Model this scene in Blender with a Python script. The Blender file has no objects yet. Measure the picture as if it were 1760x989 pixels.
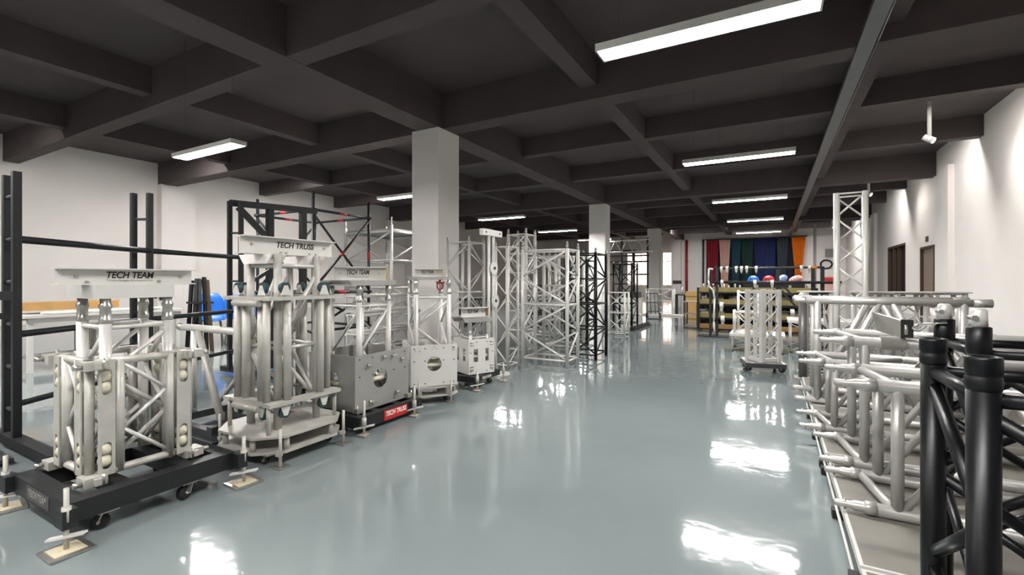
import bpy, math, random
from mathutils import Vector, Matrix
from mathutils.geometry import tessellate_polygon
R = math.radians
sc = bpy.context.scene
col = sc.collection
rnd = random.Random(7)
PI = math.pi

# ------------------------------------------------------------------ camera, world, exposure
EYE = 1.1
cam_d = bpy.data.cameras.new('camera'); cam = bpy.data.objects.new('camera', cam_d); col.objects.link(cam)
cam_d.sensor_width = 36.0; cam_d.lens = 800.0 / 1760.0 * 36.0
cam_d.shift_y = -12.5 / 1760.0
cam_d.clip_start = 0.05
cam.location = (0, 0, EYE); cam.rotation_euler = (R(90), 0, R(29.2))
sc.camera = cam
w = bpy.data.worlds.new('world'); sc.world = w; w.use_nodes = True
w.node_tree.nodes['Background'].inputs[0].default_value = (0.8, 0.88, 1, 1)
w.node_tree.nodes['Background'].inputs[1].default_value = 0.6
vs = sc.view_settings
vs.view_transform = 'Standard'; vs.look = 'None'; vs.exposure = 1.95; vs.gamma = 1.0; vs.use_curve_mapping = False
LED = 42.0            # strength of every LED panel
SPOT = 3.0           # watts of every track spot
sc.cycles.max_bounces = 8; sc.cycles.diffuse_bounces = 5; sc.cycles.glossy_bounces = 4
sc.cycles.use_denoising = True
sc.cycles.sample_clamp_indirect = 6.0

# ------------------------------------------------------------------ materials
def lin(c):
    return tuple(((v / 255) / 12.92 if v <= 10 else (((v / 255) + 0.055) / 1.055) ** 2.4) for v in c) + (1.0,)
def mat(name, rgb, rough=0.5, metal=0.0, noise=0.0, scale=8.0, bump=0.0, spec=0.5, coat=0.0, emit=0.0, rgb2=None):
    m = bpy.data.materials.new(name); m.use_nodes = True
    nt = m.node_tree; b = nt.nodes['Principled BSDF']
    b.inputs['Base Color'].default_value = lin(rgb); b.inputs['Roughness'].default_value = rough
    b.inputs['Metallic'].default_value = metal; b.inputs['Specular IOR Level'].default_value = spec
    b.inputs['Coat Weight'].default_value = coat
    if emit:
        b.inputs['Emission Color'].default_value = lin(rgb); b.inputs['Emission Strength'].default_value = emit
    if noise or bump or rgb2:
        tc = nt.nodes.new('ShaderNodeTexCoord'); nz = nt.nodes.new('ShaderNodeTexNoise')
        nz.inputs['Scale'].default_value = scale; nz.inputs['Detail'].default_value = 5
        nt.links.new(tc.outputs['Object'], nz.inputs['Vector'])
        if noise or rgb2:
            cr = nt.nodes.new('ShaderNodeValToRGB')
            a = lin(rgb); z = lin(rgb2) if rgb2 else tuple(v * (1 - noise) for v in a[:3]) + (1,)
            cr.color_ramp.elements[0].position = 0.3; cr.color_ramp.elements[1].position = 0.7
            cr.color_ramp.elements[0].color = z; cr.color_ramp.elements[1].color = a
            nt.links.new(nz.outputs['Fac'], cr.inputs[0]); nt.links.new(cr.outputs[0], b.inputs['Base Color'])
        if bump:
            bp = nt.nodes.new('ShaderNodeBump'); bp.inputs['Strength'].default_value = bump; bp.inputs['Distance'].default_value = 0.02
            nt.links.new(nz.outputs['Fac'], bp.inputs['Height']); nt.links.new(bp.outputs[0], b.inputs['Normal'])
    return m
M = dict(
    wall=mat('white_wall_paint', (236, 230, 225), 0.75, noise=0.04, scale=1.2),
    pillar=mat('pillar_paint', (236, 230, 226), 0.7, noise=0.04, scale=2),
    ceil=mat('charcoal_ceiling_paint', (84, 74, 74), 0.85, noise=0.15, scale=2),
    alu=mat('bare_aluminium', (206, 203, 198), 0.4, 0.2, noise=0.1, scale=14),
    alub=mat('bright_aluminium', (206, 204, 200), 0.35, 0.25, noise=0.06, scale=10),
    alur=mat('satin_aluminium_tube', (168, 166, 162), 0.34, 0.4, noise=0.06, scale=10),
    cream=mat('dusty_cream_aluminium', (184, 181, 174), 0.46, 0.2, noise=0.14, scale=18),
    sheet=mat('brushed_aluminium_sheet', (160, 158, 154), 0.42, 0.4, noise=0.12, scale=6),
    white=mat('white_powder_coat', (206, 204, 199), 0.4, 0.1, noise=0.05),
    zinc=mat('zinc_plated_steel', (190, 188, 182), 0.3, 0.85, noise=0.15, scale=30),
    black=mat('gloss_black_paint', (12, 13, 16), 0.36, 0.0, spec=0.28, noise=0.2, scale=20),
    dark=mat('matt_black_steel', (28, 29, 32), 0.5, 0.1, noise=0.25, scale=16),
    dgrey=mat('dark_grey_steel', (62, 64, 66), 0.45, 0.3, noise=0.2, scale=10),
    rubber=mat('black_rubber', (22, 22, 23), 0.65),
    nylon=mat('nylon_roller', (205, 200, 178), 0.5, noise=0.1, scale=40),
    bwheel=mat('blue_green_wheel', (34, 60, 63), 0.5),
    ply=mat('pale_plywood', (196, 184, 158), 0.7, noise=0.2, scale=25),
    deck=mat('worn_deck_board', (116, 112, 105), 0.6, noise=0.18, scale=6),
    wood=mat('tan_wood_board', (178, 138, 84), 0.6, noise=0.2, scale=7),
    olive=mat('yellowish_plywood', (166, 148, 92), 0.65, noise=0.22, scale=9),
    red=mat('red_paint', (176, 34, 40), 0.45), dred=mat('dark_red_pipe', (140, 40, 48), 0.5),
    blue=mat('blue_plastic', (22, 104, 196), 0.35), text=mat('black_lettering', (38, 36, 36), 0.5),
    grey_text=mat('grey_lettering', (130, 128, 124), 0.5), wtext=mat('white_lettering', (236, 230, 214), 0.5),
    door=mat('brown_door_laminate', (142, 124, 112), 0.5, noise=0.08, scale=5), glass_dark=mat('dark_window_glass', (20, 26, 36), 0.08),
    frame=mat('dark_window_frame', (70, 54, 40), 0.5), label=mat('dark_label', (66, 62, 62), 0.5),
    orange=mat('orange_fabric', (226, 122, 12), 0.85, noise=0.15, scale=3), crimson=mat('crimson_fabric', (140, 18, 38), 0.85, noise=0.2, scale=3),
    pink=mat('dusty_pink_fabric', (206, 168, 156), 0.85, noise=0.1, scale=3), teal=mat('teal_fabric', (34, 76, 92), 0.85, noise=0.2, scale=3),
    green=mat('dark_green_fabric', (30, 62, 54), 0.85, noise=0.2, scale=3), navy=mat('navy_fabric', (28, 40, 90), 0.85, noise=0.2, scale=3),
    slate=mat('slate_fabric', (62, 72, 80), 0.85, noise=0.2, scale=3), dnavy=mat('black_blue_fabric', (18, 20, 38), 0.85, noise=0.2, scale=3),
    bag=mat('pale_blue_cloth', (186, 202, 226), 0.8, noise=0.2, scale=20, rgb2=(110, 150, 210)),
    bagp=mat('pink_checked_cloth', (232, 216, 214), 0.8, scale=30, rgb2=(206, 96, 104)),
    brass=mat('brass', (176, 120, 60), 0.35, 0.7), box=mat('cardboard', (160, 122, 78), 0.8, noise=0.15),
    led=mat('led_panel_diffuser', (255, 253, 250), 0.5, emit=LED), glow=mat('spot_lens', (255, 246, 236), 0.5, emit=60.0),
    sky=mat('daylight_pane', (255, 226, 208), 0.3, emit=1.3), tray=mat('galvanised_tray', (118, 116, 116), 0.4, 0.5, noise=0.1),
)
fm = bpy.data.materials.new('grey_epoxy_floor'); fm.use_nodes = True
nt = fm.node_tree; b = nt.nodes['Principled BSDF']
tc = nt.nodes.new('ShaderNodeTexCoord')
n1 = nt.nodes.new('ShaderNodeTexNoise'); n1.inputs['Scale'].default_value = 0.7; n1.inputs['Detail'].default_value = 4
cr = nt.nodes.new('ShaderNodeValToRGB'); cr.color_ramp.elements[0].position = 0.3; cr.color_ramp.elements[1].position = 0.7
cr.color_ramp.elements[0].color = lin((112, 121, 122)); cr.color_ramp.elements[1].color = lin((122, 131, 131))
nt.links.new(tc.outputs['Object'], n1.inputs['Vector']); nt.links.new(n1.outputs['Fac'], cr.inputs[0]); nt.links.new(cr.outputs[0], b.inputs['Base Color'])
b.inputs['Roughness'].default_value = 0.07; b.inputs['Specular IOR Level'].default_value = 0.85
n2 = nt.nodes.new('ShaderNodeTexNoise'); n2.inputs['Scale'].default_value = 5.0; n2.inputs['Detail'].default_value = 3
bp = nt.nodes.new('ShaderNodeBump'); bp.inputs['Strength'].default_value = 0.1; bp.inputs['Distance'].default_value = 0.02
nt.links.new(tc.outputs['Object'], n2.inputs['Vector']); nt.links.new(n2.outputs['Fac'], bp.inputs['Height']); nt.links.new(bp.outputs[0], b.inputs['Normal'])
M['floor'] = fm

# ------------------------------------------------------------------ mesh helpers
class MB:
    def __init__(s): s.v = []; s.f = []; s.sm = []
    def add(s, vs_, fs, smooth=False):
        o = len(s.v); s.v += [tuple(v) for v in vs_]
        for f in fs: s.f.append(tuple(i + o for i in f)); s.sm.append(smooth if isinstance(smooth, bool) else smooth(f))
        return s
    def box(s, c, d, rot=None):
        x, y, z = d[0] / 2, d[1] / 2, d[2] / 2; c = Vector(c)
        P = [Vector(p) for p in ((-x, -y, -z), (x, -y, -z), (x, y, -z), (-x, y, -z), (-x, -y, z), (x, -y, z), (x, y, z), (-x, y, z))]
        if rot: P = [rot @ p for p in P]
        return s.add([c + p for p in P], [(0, 3, 2, 1), (4, 5, 6, 7), (0, 1, 5, 4), (1, 2, 6, 5), (2, 3, 7, 6), (3, 0, 4, 7)])
    def frame(s, p, q):
        a = (Vector(q) - Vector(p)); L = a.length; a = a / L
        u = a.cross(Vector((0, 0, 1))); u = Vector((1, 0, 0)) if u.length < 1e-4 else u.normalized()
        return a, u, a.cross(u), L
    def bar(s, p, q, w, h):          # rectangular section w (sideways) by h
        a, u, v, L = s.frame(p, q); c = (Vector(p) + Vector(q)) / 2
        return s.box(c, (w, L, h), Matrix((u, a, v)).transposed())
    def tube(s, p, q, r, n=12, r2=None):
        a, u, v, L = s.frame(p, q); p = Vector(p); q = Vector(q); r2 = r if r2 is None else r2
        A = [p + (u * math.cos(2 * PI * i / n) + v * math.sin(2 * PI * i / n)) * r for i in range(n)]
        B = [q + (u * math.cos(2 * PI * i / n) + v * math.sin(2 * PI * i / n)) * r2 for i in range(n)]
        s.add(A + B, [(i, (i + 1) % n, n + (i + 1) % n, n + i) for i in range(n)], True)
        k = len(s.v) - 2 * n
        s.f += [tuple(k + i for i in reversed(range(n))), tuple(k + n + i for i in range(n))]; s.sm += [False, False]
        return s
    def path(s, pts, r, n=8):
        for a, b_ in zip(pts, pts[1:]): s.tube(a, b_, r, n)
        return s
    def ball(s, c, r, n=12, m=8):
        c = Vector(c); r = (r, r, r) if isinstance(r, (int, float)) else r
        V = [c + Vector((0, 0, r[2]))]
        for j in range(1, m):
            for i in range(n):
                t = PI * j / m; f = 2 * PI * i / n
                V.append(c + Vector((r[0] * math.sin(t) * math.cos(f), r[1] * math.sin(t) * math.sin(f), r[2] * math.cos(t))))
        V.append(c - Vector((0, 0, r[2]))); F = []
        for i in range(n):
            F.append((0, 1 + i, 1 + (i + 1) % n)); F.append((len(V) - 1, 1 + (m - 2) * n + (i + 1) % n, 1 + (m - 2) * n + i))
            for j in range(m - 2): F.append((1 + j * n + i, 1 + (j + 1) * n + i, 1 + (j + 1) * n + (i + 1) % n, 1 + j * n + (i + 1) % n))
        return s.add(V, F, True)
    def lathe(s, prof, c=(0, 0, 0), axis='z', n=20):      # prof: (radius, height) pairs
        V = []; c = Vector(c)
        for r, h in prof:
            for i in range(n):
                x, y = r * math.cos(2 * PI * i / n), r * math.sin(2 * PI * i / n)
                V.append(c + Vector({'z': (x, y, h), 'x': (h, x, y), 'y': (y, h, x)}[axis]))
        k = len(prof)
        return s.add(V, [(j * n + i, j * n + (i + 1) % n, (j + 1) * n + (i + 1) % n, (j + 1) * n + i) for j in range(k - 1) for i in range(n)]
                     + [tuple(reversed(range(n))), tuple((k - 1) * n + i for i in range(n))], lambda f: len(f) == 4)
    def plate(s, outer, holes, t, fn):   # flat plate with holes; fn(a, b, c) -> point, c runs through the thickness
        loops = [outer] + holes
        tris = tessellate_polygon([[Vector((a, b_, 0)) for a, b_ in l] for l in loops])
        flat = [p for l in loops for p in l]; N = len(flat)
        V = [fn(a, b_, t / 2) for a, b_ in flat] + [fn(a, b_, -t / 2) for a, b_ in flat]
        F = [tuple(x) for x in tris] + [tuple(N + i for i in reversed(x)) for x in tris]; o = 0
        for l in loops:
            n = len(l)
            for i in range(n): F.append((o + i, o + (i + 1) % n, N + o + (i + 1) % n, N + o + i))
            o += n
        return s.add(V, F)
    def ring(s, c, ri, ro, h, n=20):          # short pipe along x
        V = []; c = Vector(c)
        for r, x in ((ri, -h / 2), (ro, -h / 2), (ro, h / 2), (ri, h / 2)):
            V += [c + Vector((x, r * math.cos(2 * PI * i / n), r * math.sin(2 * PI * i / n))) for i in range(n)]
        return s.add(V, [(j * n + i, j * n + (i + 1) % n, ((j + 1) % 4) * n + (i + 1) % n, ((j + 1) % 4) * n + i) for j in range(4) for i in range(n)])
    def obj(s, name, m, parent=None, label=None):
        me = bpy.data.meshes.new(name); me.from_pydata(s.v, [], s.f)
        me.polygons.foreach_set('use_smooth', s.sm); me.update()
        import bmesh
        bm = bmesh.new(); bm.from_mesh(me); bmesh.ops.recalc_face_normals(bm, faces=bm.faces); bm.to_mesh(me); bm.free()
        me.materials.append(M[m] if isinstance(m, str) else m)
        o = bpy.data.objects.new(name, me); col.objects.link(o)
        if parent: o.parent = parent
        if label: o['label'] = label
        return o
def circ(cx, cy, r, n=24): return [(cx + r * math.cos(2 * PI * i / n), cy + r * math.sin(2 * PI * i / n)) for i in range(n)]
def slot(cx, cy, w_, h_, n=6):
    r = w_ / 2; k = h_ / 2 - r
    return [(cx + r * math.cos(PI * i / n), cy + k + r * math.sin(PI * i / n)) for i in range(n + 1)] + \
           [(cx + r * math.cos(PI + PI * i / n), cy - k + r * math.sin(PI + PI * i / n)) for i in range(n + 1)]
def rect(x0, x1, y0, y1): return [(x0, y0), (x1, y0), (x1, y1), (x0, y1)]
def tag(o, label, cat, group=None, kind=None):
    o['label'] = label; o['category'] = cat
    if group: o['group'] = group
    if kind: o['kind'] = kind
    return o
def thing(name, label, cat, loc=(0, 0, 0), rz=0.0, group=None, rot=None):
    o = bpy.data.objects.new(name, None); col.objects.link(o); o.empty_display_size = 0.1
    o.location = loc; o.rotation_euler = rot or (0, 0, rz)
    return tag(o, label, cat, group)
def struct(o, label=None):
    o['kind'] = 'structure'
    if label: o['label'] = label
    return o
def letters(txt, size, m, parent, loc, rot, name='lettering', bold=0.0, shear=0.0, width=None, label=None):
    cu = bpy.data.curves.new(name, 'FONT'); cu.body = txt; cu.size = size; cu.align_x = 'CENTER'; cu.align_y = 'CENTER'
    cu.offset = bold; cu.shear = shear; cu.extrude = 0.0006
    t = bpy.data.objects.new(name, cu); col.objects.link(t); bpy.context.view_layer.update()
    me = bpy.data.meshes.new_from_object(t.evaluated_get(bpy.context.evaluated_depsgraph_get()))
    bpy.data.objects.remove(t)
    if width:
        xs = [v.co.x for v in me.vertices]; k = width / (max(xs) - min(xs))
        for v in me.vertices: v.co.x *= k
    me.materials.clear(); me.materials.append(M[m])
    o = bpy.data.objects.new(name, me); col.objects.link(o); o.parent = parent; o.location = loc; o.rotation_euler = rot
    if label: o['label'] = label
    return o
FX = (R(90), 0, R(90))      # lettering that faces +X, read along +Y
# ------------------------------------------------------------------ room shell
XL, XR, Y0, Y1, ZC = -16.3, 3.95, -6.0, 35.0, 4.65
struct(MB().box(((XL + XR) / 2, (Y0 + Y1) / 2, -0.05), (XR - XL, Y1 - Y0, 0.1)).obj('floor', 'floor'))
struct(MB().box(((XL + XR) / 2, (Y0 + Y1) / 2, ZC + 0.05), (XR - XL, Y1 - Y0, 0.1)).obj('ceiling', 'ceil'))
struct(MB().box((XL - 0.1, (Y0 + Y1) / 2, ZC / 2), (0.2, Y1 - Y0 + 0.4, ZC)).obj('wall_left', 'wall'))
struct(MB().box(((XL + XR) / 2, Y0 - 0.1, ZC / 2), (XR - XL, 0.2, ZC)).obj('wall_front', 'wall'))
XM = lambda a, b_, c: (XR + 0.1 + c, a, b_)
struct(MB().plate(rect(Y0 - 0.2, Y1 + 0.2, 0, ZC), [rect(20.3, 23.1, 0.55, 2.38), rect(17.05, 18.45, 0.02, 2.1)], 0.2, XM).obj('wall_right', 'wall'))
YM = lambda a, b_, c: (a, Y1 + 0.1 + c, b_)
struct(MB().plate(rect(XL, XR, 0, ZC), [rect(-9.6, -8.0, 0.7, 3.15), rect(-7.0, -6.2, 0.7, 3.15)], 0.2, YM).obj('wall_back', 'wall'))
# wall pilasters and the low trim at the right wall's door
k = 1
for c, d in (((XL + 0.14, 7.55, 2.0), (0.28, 0.95, 4.0)), ((XL + 0.14, 17.2, 2.0), (0.28, 0.95, 4.0)), ((XL + 0.14, 26.8, 2.0), (0.28, 0.95, 4.0)),
             ((XR - 0.06, 15.9, 2.0), (0.12, 0.9, 4.0)), ((XR - 0.06, 25.6, 2.0), (0.12, 0.9, 4.0)),
             ((-5.95, Y1 - 0.3, 2.0), (0.62, 0.6, 4.0))):
    struct(MB().box(c, d).obj('trim_%d' % k, 'pillar')); k += 1
# concrete pillars down the middle of the hall
for i, (y, lb) in enumerate(((6.95, 'nearest white square pillar behind the silver sleeve blocks'),
                             (16.93, 'middle white square pillar behind the black truss tower'),
                             (26.45, 'farthest white square pillar in front of the bright windows'))):
    o = MB().box((0, 0, 1.992), (0.64, 0.66 if i == 0 else 0.58, 3.984)).obj('pillar', 'pillar')
    o.location = (-5.79, y + 0.33, 0); tag(o, lb, 'pillar', 'white pillars', 'structure')
# ceiling beams: two deep lines and a grid of shallower ones
def cbeam(c, d): struct(MB().box(c, d).obj('ceiling_beam', 'ceil'))
ys_main = (-2.75, 7.1, 16.9, 26.5)
for y in ys_main: cbeam(((XL + XR) / 2, y + 0.2, 4.32), (XR - XL, 0.4, 0.66))
for y in (3.83,): cbeam(((XL + XR) / 2, y + 0.14, 4.32), (XR - XL, 0.28, 0.655))
for y in (0.55, 10.3, 13.6, 20.1, 23.3, 29.6, 32.6): cbeam(((XL + XR) / 2, y + 0.13, 4.425), (XR - XL, 0.26, 0.45))
cbeam((-5.73, (Y0 + Y1) / 2, 4.317), (0.5, Y1 - Y0, 0.664))
for x in (1.24, -2.56, -9.13, -12.63): cbeam((x, (Y0 + Y1) / 2, 4.422), (0.27, Y1 - Y0, 0.454))
# windows at the back
def window(n, x0, x1, z0, z1, bars):
    f = MB(); y = Y1 + 0.04; t = 0.05
    for a in (x0 + t / 2, x1 - t / 2): f.box((a, y, (z0 + z1) / 2), (t, 0.06, z1 - z0))
    for a in (z0 + t / 2, z1 - t / 2, z0 + (z1 - z0) * 0.72): f.box(((x0 + x1) / 2, y, a), (x1 - x0 - 2 * t, 0.055, t))
    for q in range(1, bars): f.box((x0 + (x1 - x0) * q / bars, y, (z0 + z1) / 2), (0.04, 0.05, z1 - z0 - 2 * t))
    o = struct(f.obj('window_%d' % n, 'frame'), 'bright daylight window in the back wall')
    MB().box(((x0 + x1) / 2, y + 0.03, (z0 + z1) / 2), (x1 - x0 - 0.06, 0.01, z1 - z0 - 0.06)).obj('pane', 'sky', o)
window(1, -9.6, -8.0, 0.7, 3.15, 3); window(2, -7.0, -6.2, 0.7, 3.15, 2)
# dark window and brown door in the right wall
f = MB(); t = 0.07
for y in (20.3 + t / 2, 23.1 - t / 2, 21.4, 22.2): f.box((XR + 0.05, y, 1.465), (0.1, t, 1.83))
for z in (0.55 + t / 2, 2.38 - t / 2): f.box((XR + 0.05, 21.7, z), (0.098, 2.8, t))
o = struct(f.obj('window_3', 'frame'), 'dark glazed window in the right wall')
MB().box((XR + 0.1, 21.7, 1.465), (0.012, 2.74, 1.75)).obj('pane', 'glass_dark', o)
d = struct(MB().box((XR + 0.08, 17.75, 1.06), (0.05, 1.26, 2.02)).obj('door_1', 'door'), 'brown door in the right wall')
f = MB()
for y in (17.085, 18.415): f.box((XR + 0.04, y, 1.05), (0.12, 0.07, 2.06))
f.box((XR + 0.04, 17.75, 2.06), (0.119, 1.4, 0.07)).obj('door_frame', 'frame', d)
MB().tube((XR + 0.0, 17.25, 1.02), (XR + 0.0, 17.37, 1.02), 0.012).tube((XR + 0.055, 17.26, 1.02), (XR, 17.26, 1.02), 0.01).obj('door_handle', 'zinc', d)
o = MB().box((0, 0, 0), (0.02, 0.24, 0.16)).obj('door_sign', 'label'); o.location = (XR - 0.011, 17.75, 2.3)
tag(o, 'small dark sign on the right wall above the brown door', 'sign')
o = MB().box((0, 0, 0), (0.6, 0.02, 0.24)).obj('wall_sign', 'label'); o.location = (-5.85, 34.388, 0.96)
tag(o, 'dark strip sign low on the white pilaster at the back', 'sign')
# ceiling lights: suspended LED panels in two rows
def led(x, y, lb):
    t = thing('ceiling_light', lb, 'light', (x, y, 2.91), 0, 'suspended led panels')
    f = MB()
    for s in (-1, 1): f.box((s * 0.75, 0, 0.03), (0.014, 0.216, 0.06)); f.box((0, s * 0.1, 0.03), (1.486, 0.014, 0.058))
    f.box((0, 0, 0.058), (1.486, 0.19, 0.01)).obj('housing', 'white', t)
    MB().box((0, 0, 0.008), (1.484, 0.184, 0.012)).obj('diffuser', 'led', t)
    for s in (-1, 1): MB().tube((s * 0.6, 0, 0.06), (s * 0.6, 0, ZC - 2.91), 0.0018, 6).obj('suspension_wire', 'dgrey', t)
yr = (-0.45, 3.64, 7.71, 11.81, 15.9, 20.0)
rank = ('behind the viewer', 'largest and nearest', 'second nearest', 'third nearest', 'fourth nearest', 'farthest')
for y, r_ in zip(yr, rank): led(-0.465, y, 'long LED panel over the aisle, %s of the right row' % r_)
for y, r_ in zip(yr, rank): led(-6.96, y, 'LED panel in the left ceiling row, %s' % r_)
# unseen fill lamps, added between the beams to brighten walls, drapes and pillars
def added_fill(x, y, lb, ln=1.4, ang=0.0):
    t = thing('added_fill_light', lb, 'light', (x, y, 4.55), ang, 'added fill lamps between the ceiling beams')
    f = MB()
    for s in (-1, 1): f.box((s * (ln / 2 + 0.01), 0, 0.045), (0.02, 0.2, 0.09)); f.box((0, s * 0.095, 0.045), (ln, 0.01, 0.088))
    f.obj('housing', 'white', t); MB().box((0, 0, 0.012), (ln, 0.178, 0.012)).obj('diffuser', 'led', t)
for y, r_ in ((1.5, 'first'), (5.7, 'second'), (8.9, 'third'), (11.6, 'fourth')): added_fill(-13.1, y, 'added fill lamp hidden between ceiling beams by the white side wall with pilasters, %s from the viewer' % r_, 1.3, R(90))
for y, r_ in ((10.75, 'first'), (14.05, 'second'), (20.6, 'third')): added_fill(2.5, y, 'added fill lamp hidden behind a ceiling beam by the door wall, %s from the viewer' % r_, 1.0)
for x, y, r_ in ((-4.0, -1.2, 'above the near left corner'), (-4.0, -4.2, 'farthest back'), (-8.0, -2.2, 'towards the pilaster wall')): added_fill(x, y, 'added fill lamp between ceiling beams behind the viewer, %s' % r_, 2.0)  # added out of view to lighten the faces turned to the viewer
for x, r_ in ((-4.2, 'nearest the windows'), (-0.8, 'in the middle'), (2.6, 'by the door wall')): added_fill(x, 29.98, 'added fill lamp hidden behind the last ceiling beam before the coloured drapes, %s' % r_, 1.8)
# track spots near the right wall
for y, lb in ((5.6, 'ceiling spotlight beyond the right picture edge, aimed at the white wall'), (12.0, 'nearest glaring ceiling spotlight above the right wall'), (18.6, 'second ceiling spotlight, just right of the lattice tower top'), (29.0, 'farthest small ceiling spotlight left of the lattice tower')):
    t = thing('spotlight', lb, 'light', (2.7, y, 3.88), 0, 'spotlights along the right wall')
    dirv = Vector((0.75, -0.35, -0.6)).normalized()
    MB().tube((0, 0, 0.02), (0, 0, 0.78), 0.035).obj('stem', 'white', t)
    MB().tube(-dirv * 0.1, dirv * 0.08, 0.06, 16).obj('lamp_head', 'white', t)
    MB().tube(dirv * 0.08, dirv * 0.086, 0.045, 16).obj('lens', 'glow', t)
    l = bpy.data.lights.new('spot_lamp', 'SPOT'); l.energy = SPOT * 6; l.spot_size = R(110); l.spot_blend = 1.0; l.shadow_soft_size = 0.05; l.color = (1, 0.95, 0.9)
    lo = bpy.data.objects.new('spot_lamp', l); col.objects.link(lo); lo.parent = t; lo.location = dirv * 0.12
    lo.rotation_euler = dirv.to_track_quat('-Z', 'Y').to_euler()
# cable tray with a conduit
t = thing('cable_tray', 'long grey cable tray under the ceiling beam right of the lights', 'cable tray', (1.0, 0, 3.96))
MB().box((0, 18.5, 0.01), (0.16, 32.5, 0.012)).box((-0.08, 18.5, 0.04), (0.012, 32.5, 0.07)).box((0.08, 18.5, 0.04), (0.012, 32.5, 0.07)).obj('channel', 'tray', t)
h = MB()
for q in range(14): h.tube((0.06, 3.2 + q * 2.3, 0.03), (0.06, 3.2 + q * 2.3, 0.26), 0.006, 6)
h.obj('hanger', 'dgrey', t)
MB().path([(0.1, 3.0, 0.24), (0.11, 4.6, 0.2), (0.12, 5.6, 0.08), (0.11, 7.0, 0.02), (0.11, 12, 0.02)], 0.012).obj('conduit', 'tray', t)

# ------------------------------------------------------------------ shared builders
def caster(parent, x, y, z, r=0.042, ang=0.0, wheel='rubber', fork='zinc', name='caster', down=1):
    ca, sa = math.cos(ang), math.sin(ang)
    P = lambda a, b_, c: (x + a * ca - b_ * sa, y + a * sa + b_ * ca, z + c * down)
    g = MB().box(P(0, 0, -0.004), (0.075, 0.075, 0.008))
    for s in (-1, 1): g.bar(P(0, s * 0.02, -0.005), P(-0.02, s * 0.021, -0.02 - r), 0.03, 0.004)
    g.tube(P(-0.02, -0.026, -0.02 - r), P(-0.02, 0.026, -0.02 - r), 0.006, 8)
    c = g.obj(name, fork, parent)
    MB().tube(P(-0.02, -0.014, -0.02 - r), P(-0.02, 0.014, -0.02 - r), r, 18).obj('wheel', wheel, c)
    return 0.02 + 2 * r
def jack(parent, x, y, ztop, pad=0.15, padm='ply', ang=0.3, tall=0.1):
    c = MB().tube((x, y, 0.012), (x, y, ztop + tall), 0.0095).tube((x, y, ztop - 0.05), (x, y, ztop + 0.01), 0.016).obj('levelling_jack', 'cream', parent)
    MB().box((x, y, 0.006), (pad, pad, 0.008), Matrix.Rotation(ang, 3, 'Z')).obj('foot_pad', 'zinc', c)
    MB().box((x, y, 0.0105), (pad * 0.72, pad * 0.72, 0.004), Matrix.Rotation(ang, 3, 'Z')).obj('pad_face', padm, c)
    a = ang + 0.6
    MB().bar((x - 0.07 * math.cos(a), y - 0.07 * math.sin(a), 0.05), (x + 0.07 * math.cos(a), y + 0.07 * math.sin(a), 0.075), 0.028, 0.008).obj('wing_handle', 'white', c)
def truss(t, w_, d_, h_, rc, rb, seg, mc, z0=0.0, rung_every=1, spig=None, foot=0.0, mbr=None, faces=(0, 1, 2, 3), cross=False, n=10, x0=0.0, y0=0.0):
    mbr = mbr or mc
    C = [(x0 + sx * w_ / 2, y0 + sy * d_ / 2) for sx, sy in ((1, -1), (1, 1), (-1, 1), (-1, -1))]
    for x, y in C:
        c = MB().tube((x, y, z0), (x, y, z0 + h_), rc, n).obj('chord', mc, t)
        if spig:
            MB().tube((x, y, z0 + h_), (x, y, z0 + h_ + spig * 0.6), rc * 0.75, n, rc * 0.7).tube((x, y, z0 + h_ + spig * 0.6), (x, y, z0 + h_ + spig), rc * 0.7, n, rc * 0.4).obj('spigot', 'zinc', c)
    k = max(2, round((h_ - 2 * rb - foot) / seg)); zs = [z0 + foot + rb + (h_ - 2 * rb - foot) * i / k for i in range(k + 1)]
    for fi in faces:
        a, b_ = C[fi], C[(fi + 1) % 4]
        for i in range(k):
            flip = (i + fi) % 2
            if cross or not flip: MB().tube((*a, zs[i] + rb), (*b_, zs[i + 1] - rb), rb, 8).obj('brace', mbr, t)
            if cross or flip: MB().tube((*b_, zs[i] + rb), (*a, zs[i + 1] - rb), rb, 8).obj('brace', mbr, t)
        for i in range(0, k + 1):
            if i in (0, k) or (rung_every and i % rung_every == 0):
                MB().tube((*a, zs[i]), (*b_, zs[i]), rb, 8).obj('rung', mbr, t)
def head_beam(t, y0, y1, x, z0, z1, m, txt, sub, tsize, tw, tc_=0.5, bolts=((0.12, 0.5), (0.88, 0.5)), dcol='text'):
    # channel section lying along Y, web facing +X, flanges out on the +X side
    f = MB(); dep = 0.045
    f.box((x - 0.004, (y0 + y1) / 2, (z0 + z1) / 2), (0.008, y1 - y0, z1 - z0))
    for z in (z0 + 0.003, z1 - 0.003): f.box((x + dep / 2, (y0 + y1) / 2, z), (dep, y1 - y0, 0.006))
    for z in (z0 + 0.003, z1 - 0.003): f.box((x - 0.008 - dep / 2, (y0 + y1) / 2, z), (dep, y1 - y0, 0.006))
    o = f.obj('head_beam', m, t)
    for a, b_ in bolts:
        MB().tube((x, y0 + (y1 - y0) * a, z0 + (z1 - z0) * b_), (x + 0.008, y0 + (y1 - y0) * a, z0 + (z1 - z0) * b_), 0.009, 6).obj('bolt', 'zinc', o)
    letters(txt, tsize, dcol, o, (x + 0.001, y0 + (y1 - y0) * tc_, z0 + (z1 - z0) * 0.58), FX, bold=tsize * 0.028, shear=0.2, width=tw)
    if sub: letters(sub, tsize * 0.3, 'grey_text', o, (x + 0.001, y0 + (y1 - y0) * tc_, z0 + (z1 - z0) * 0.27), FX, width=tw * 0.98)
    return o
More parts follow.
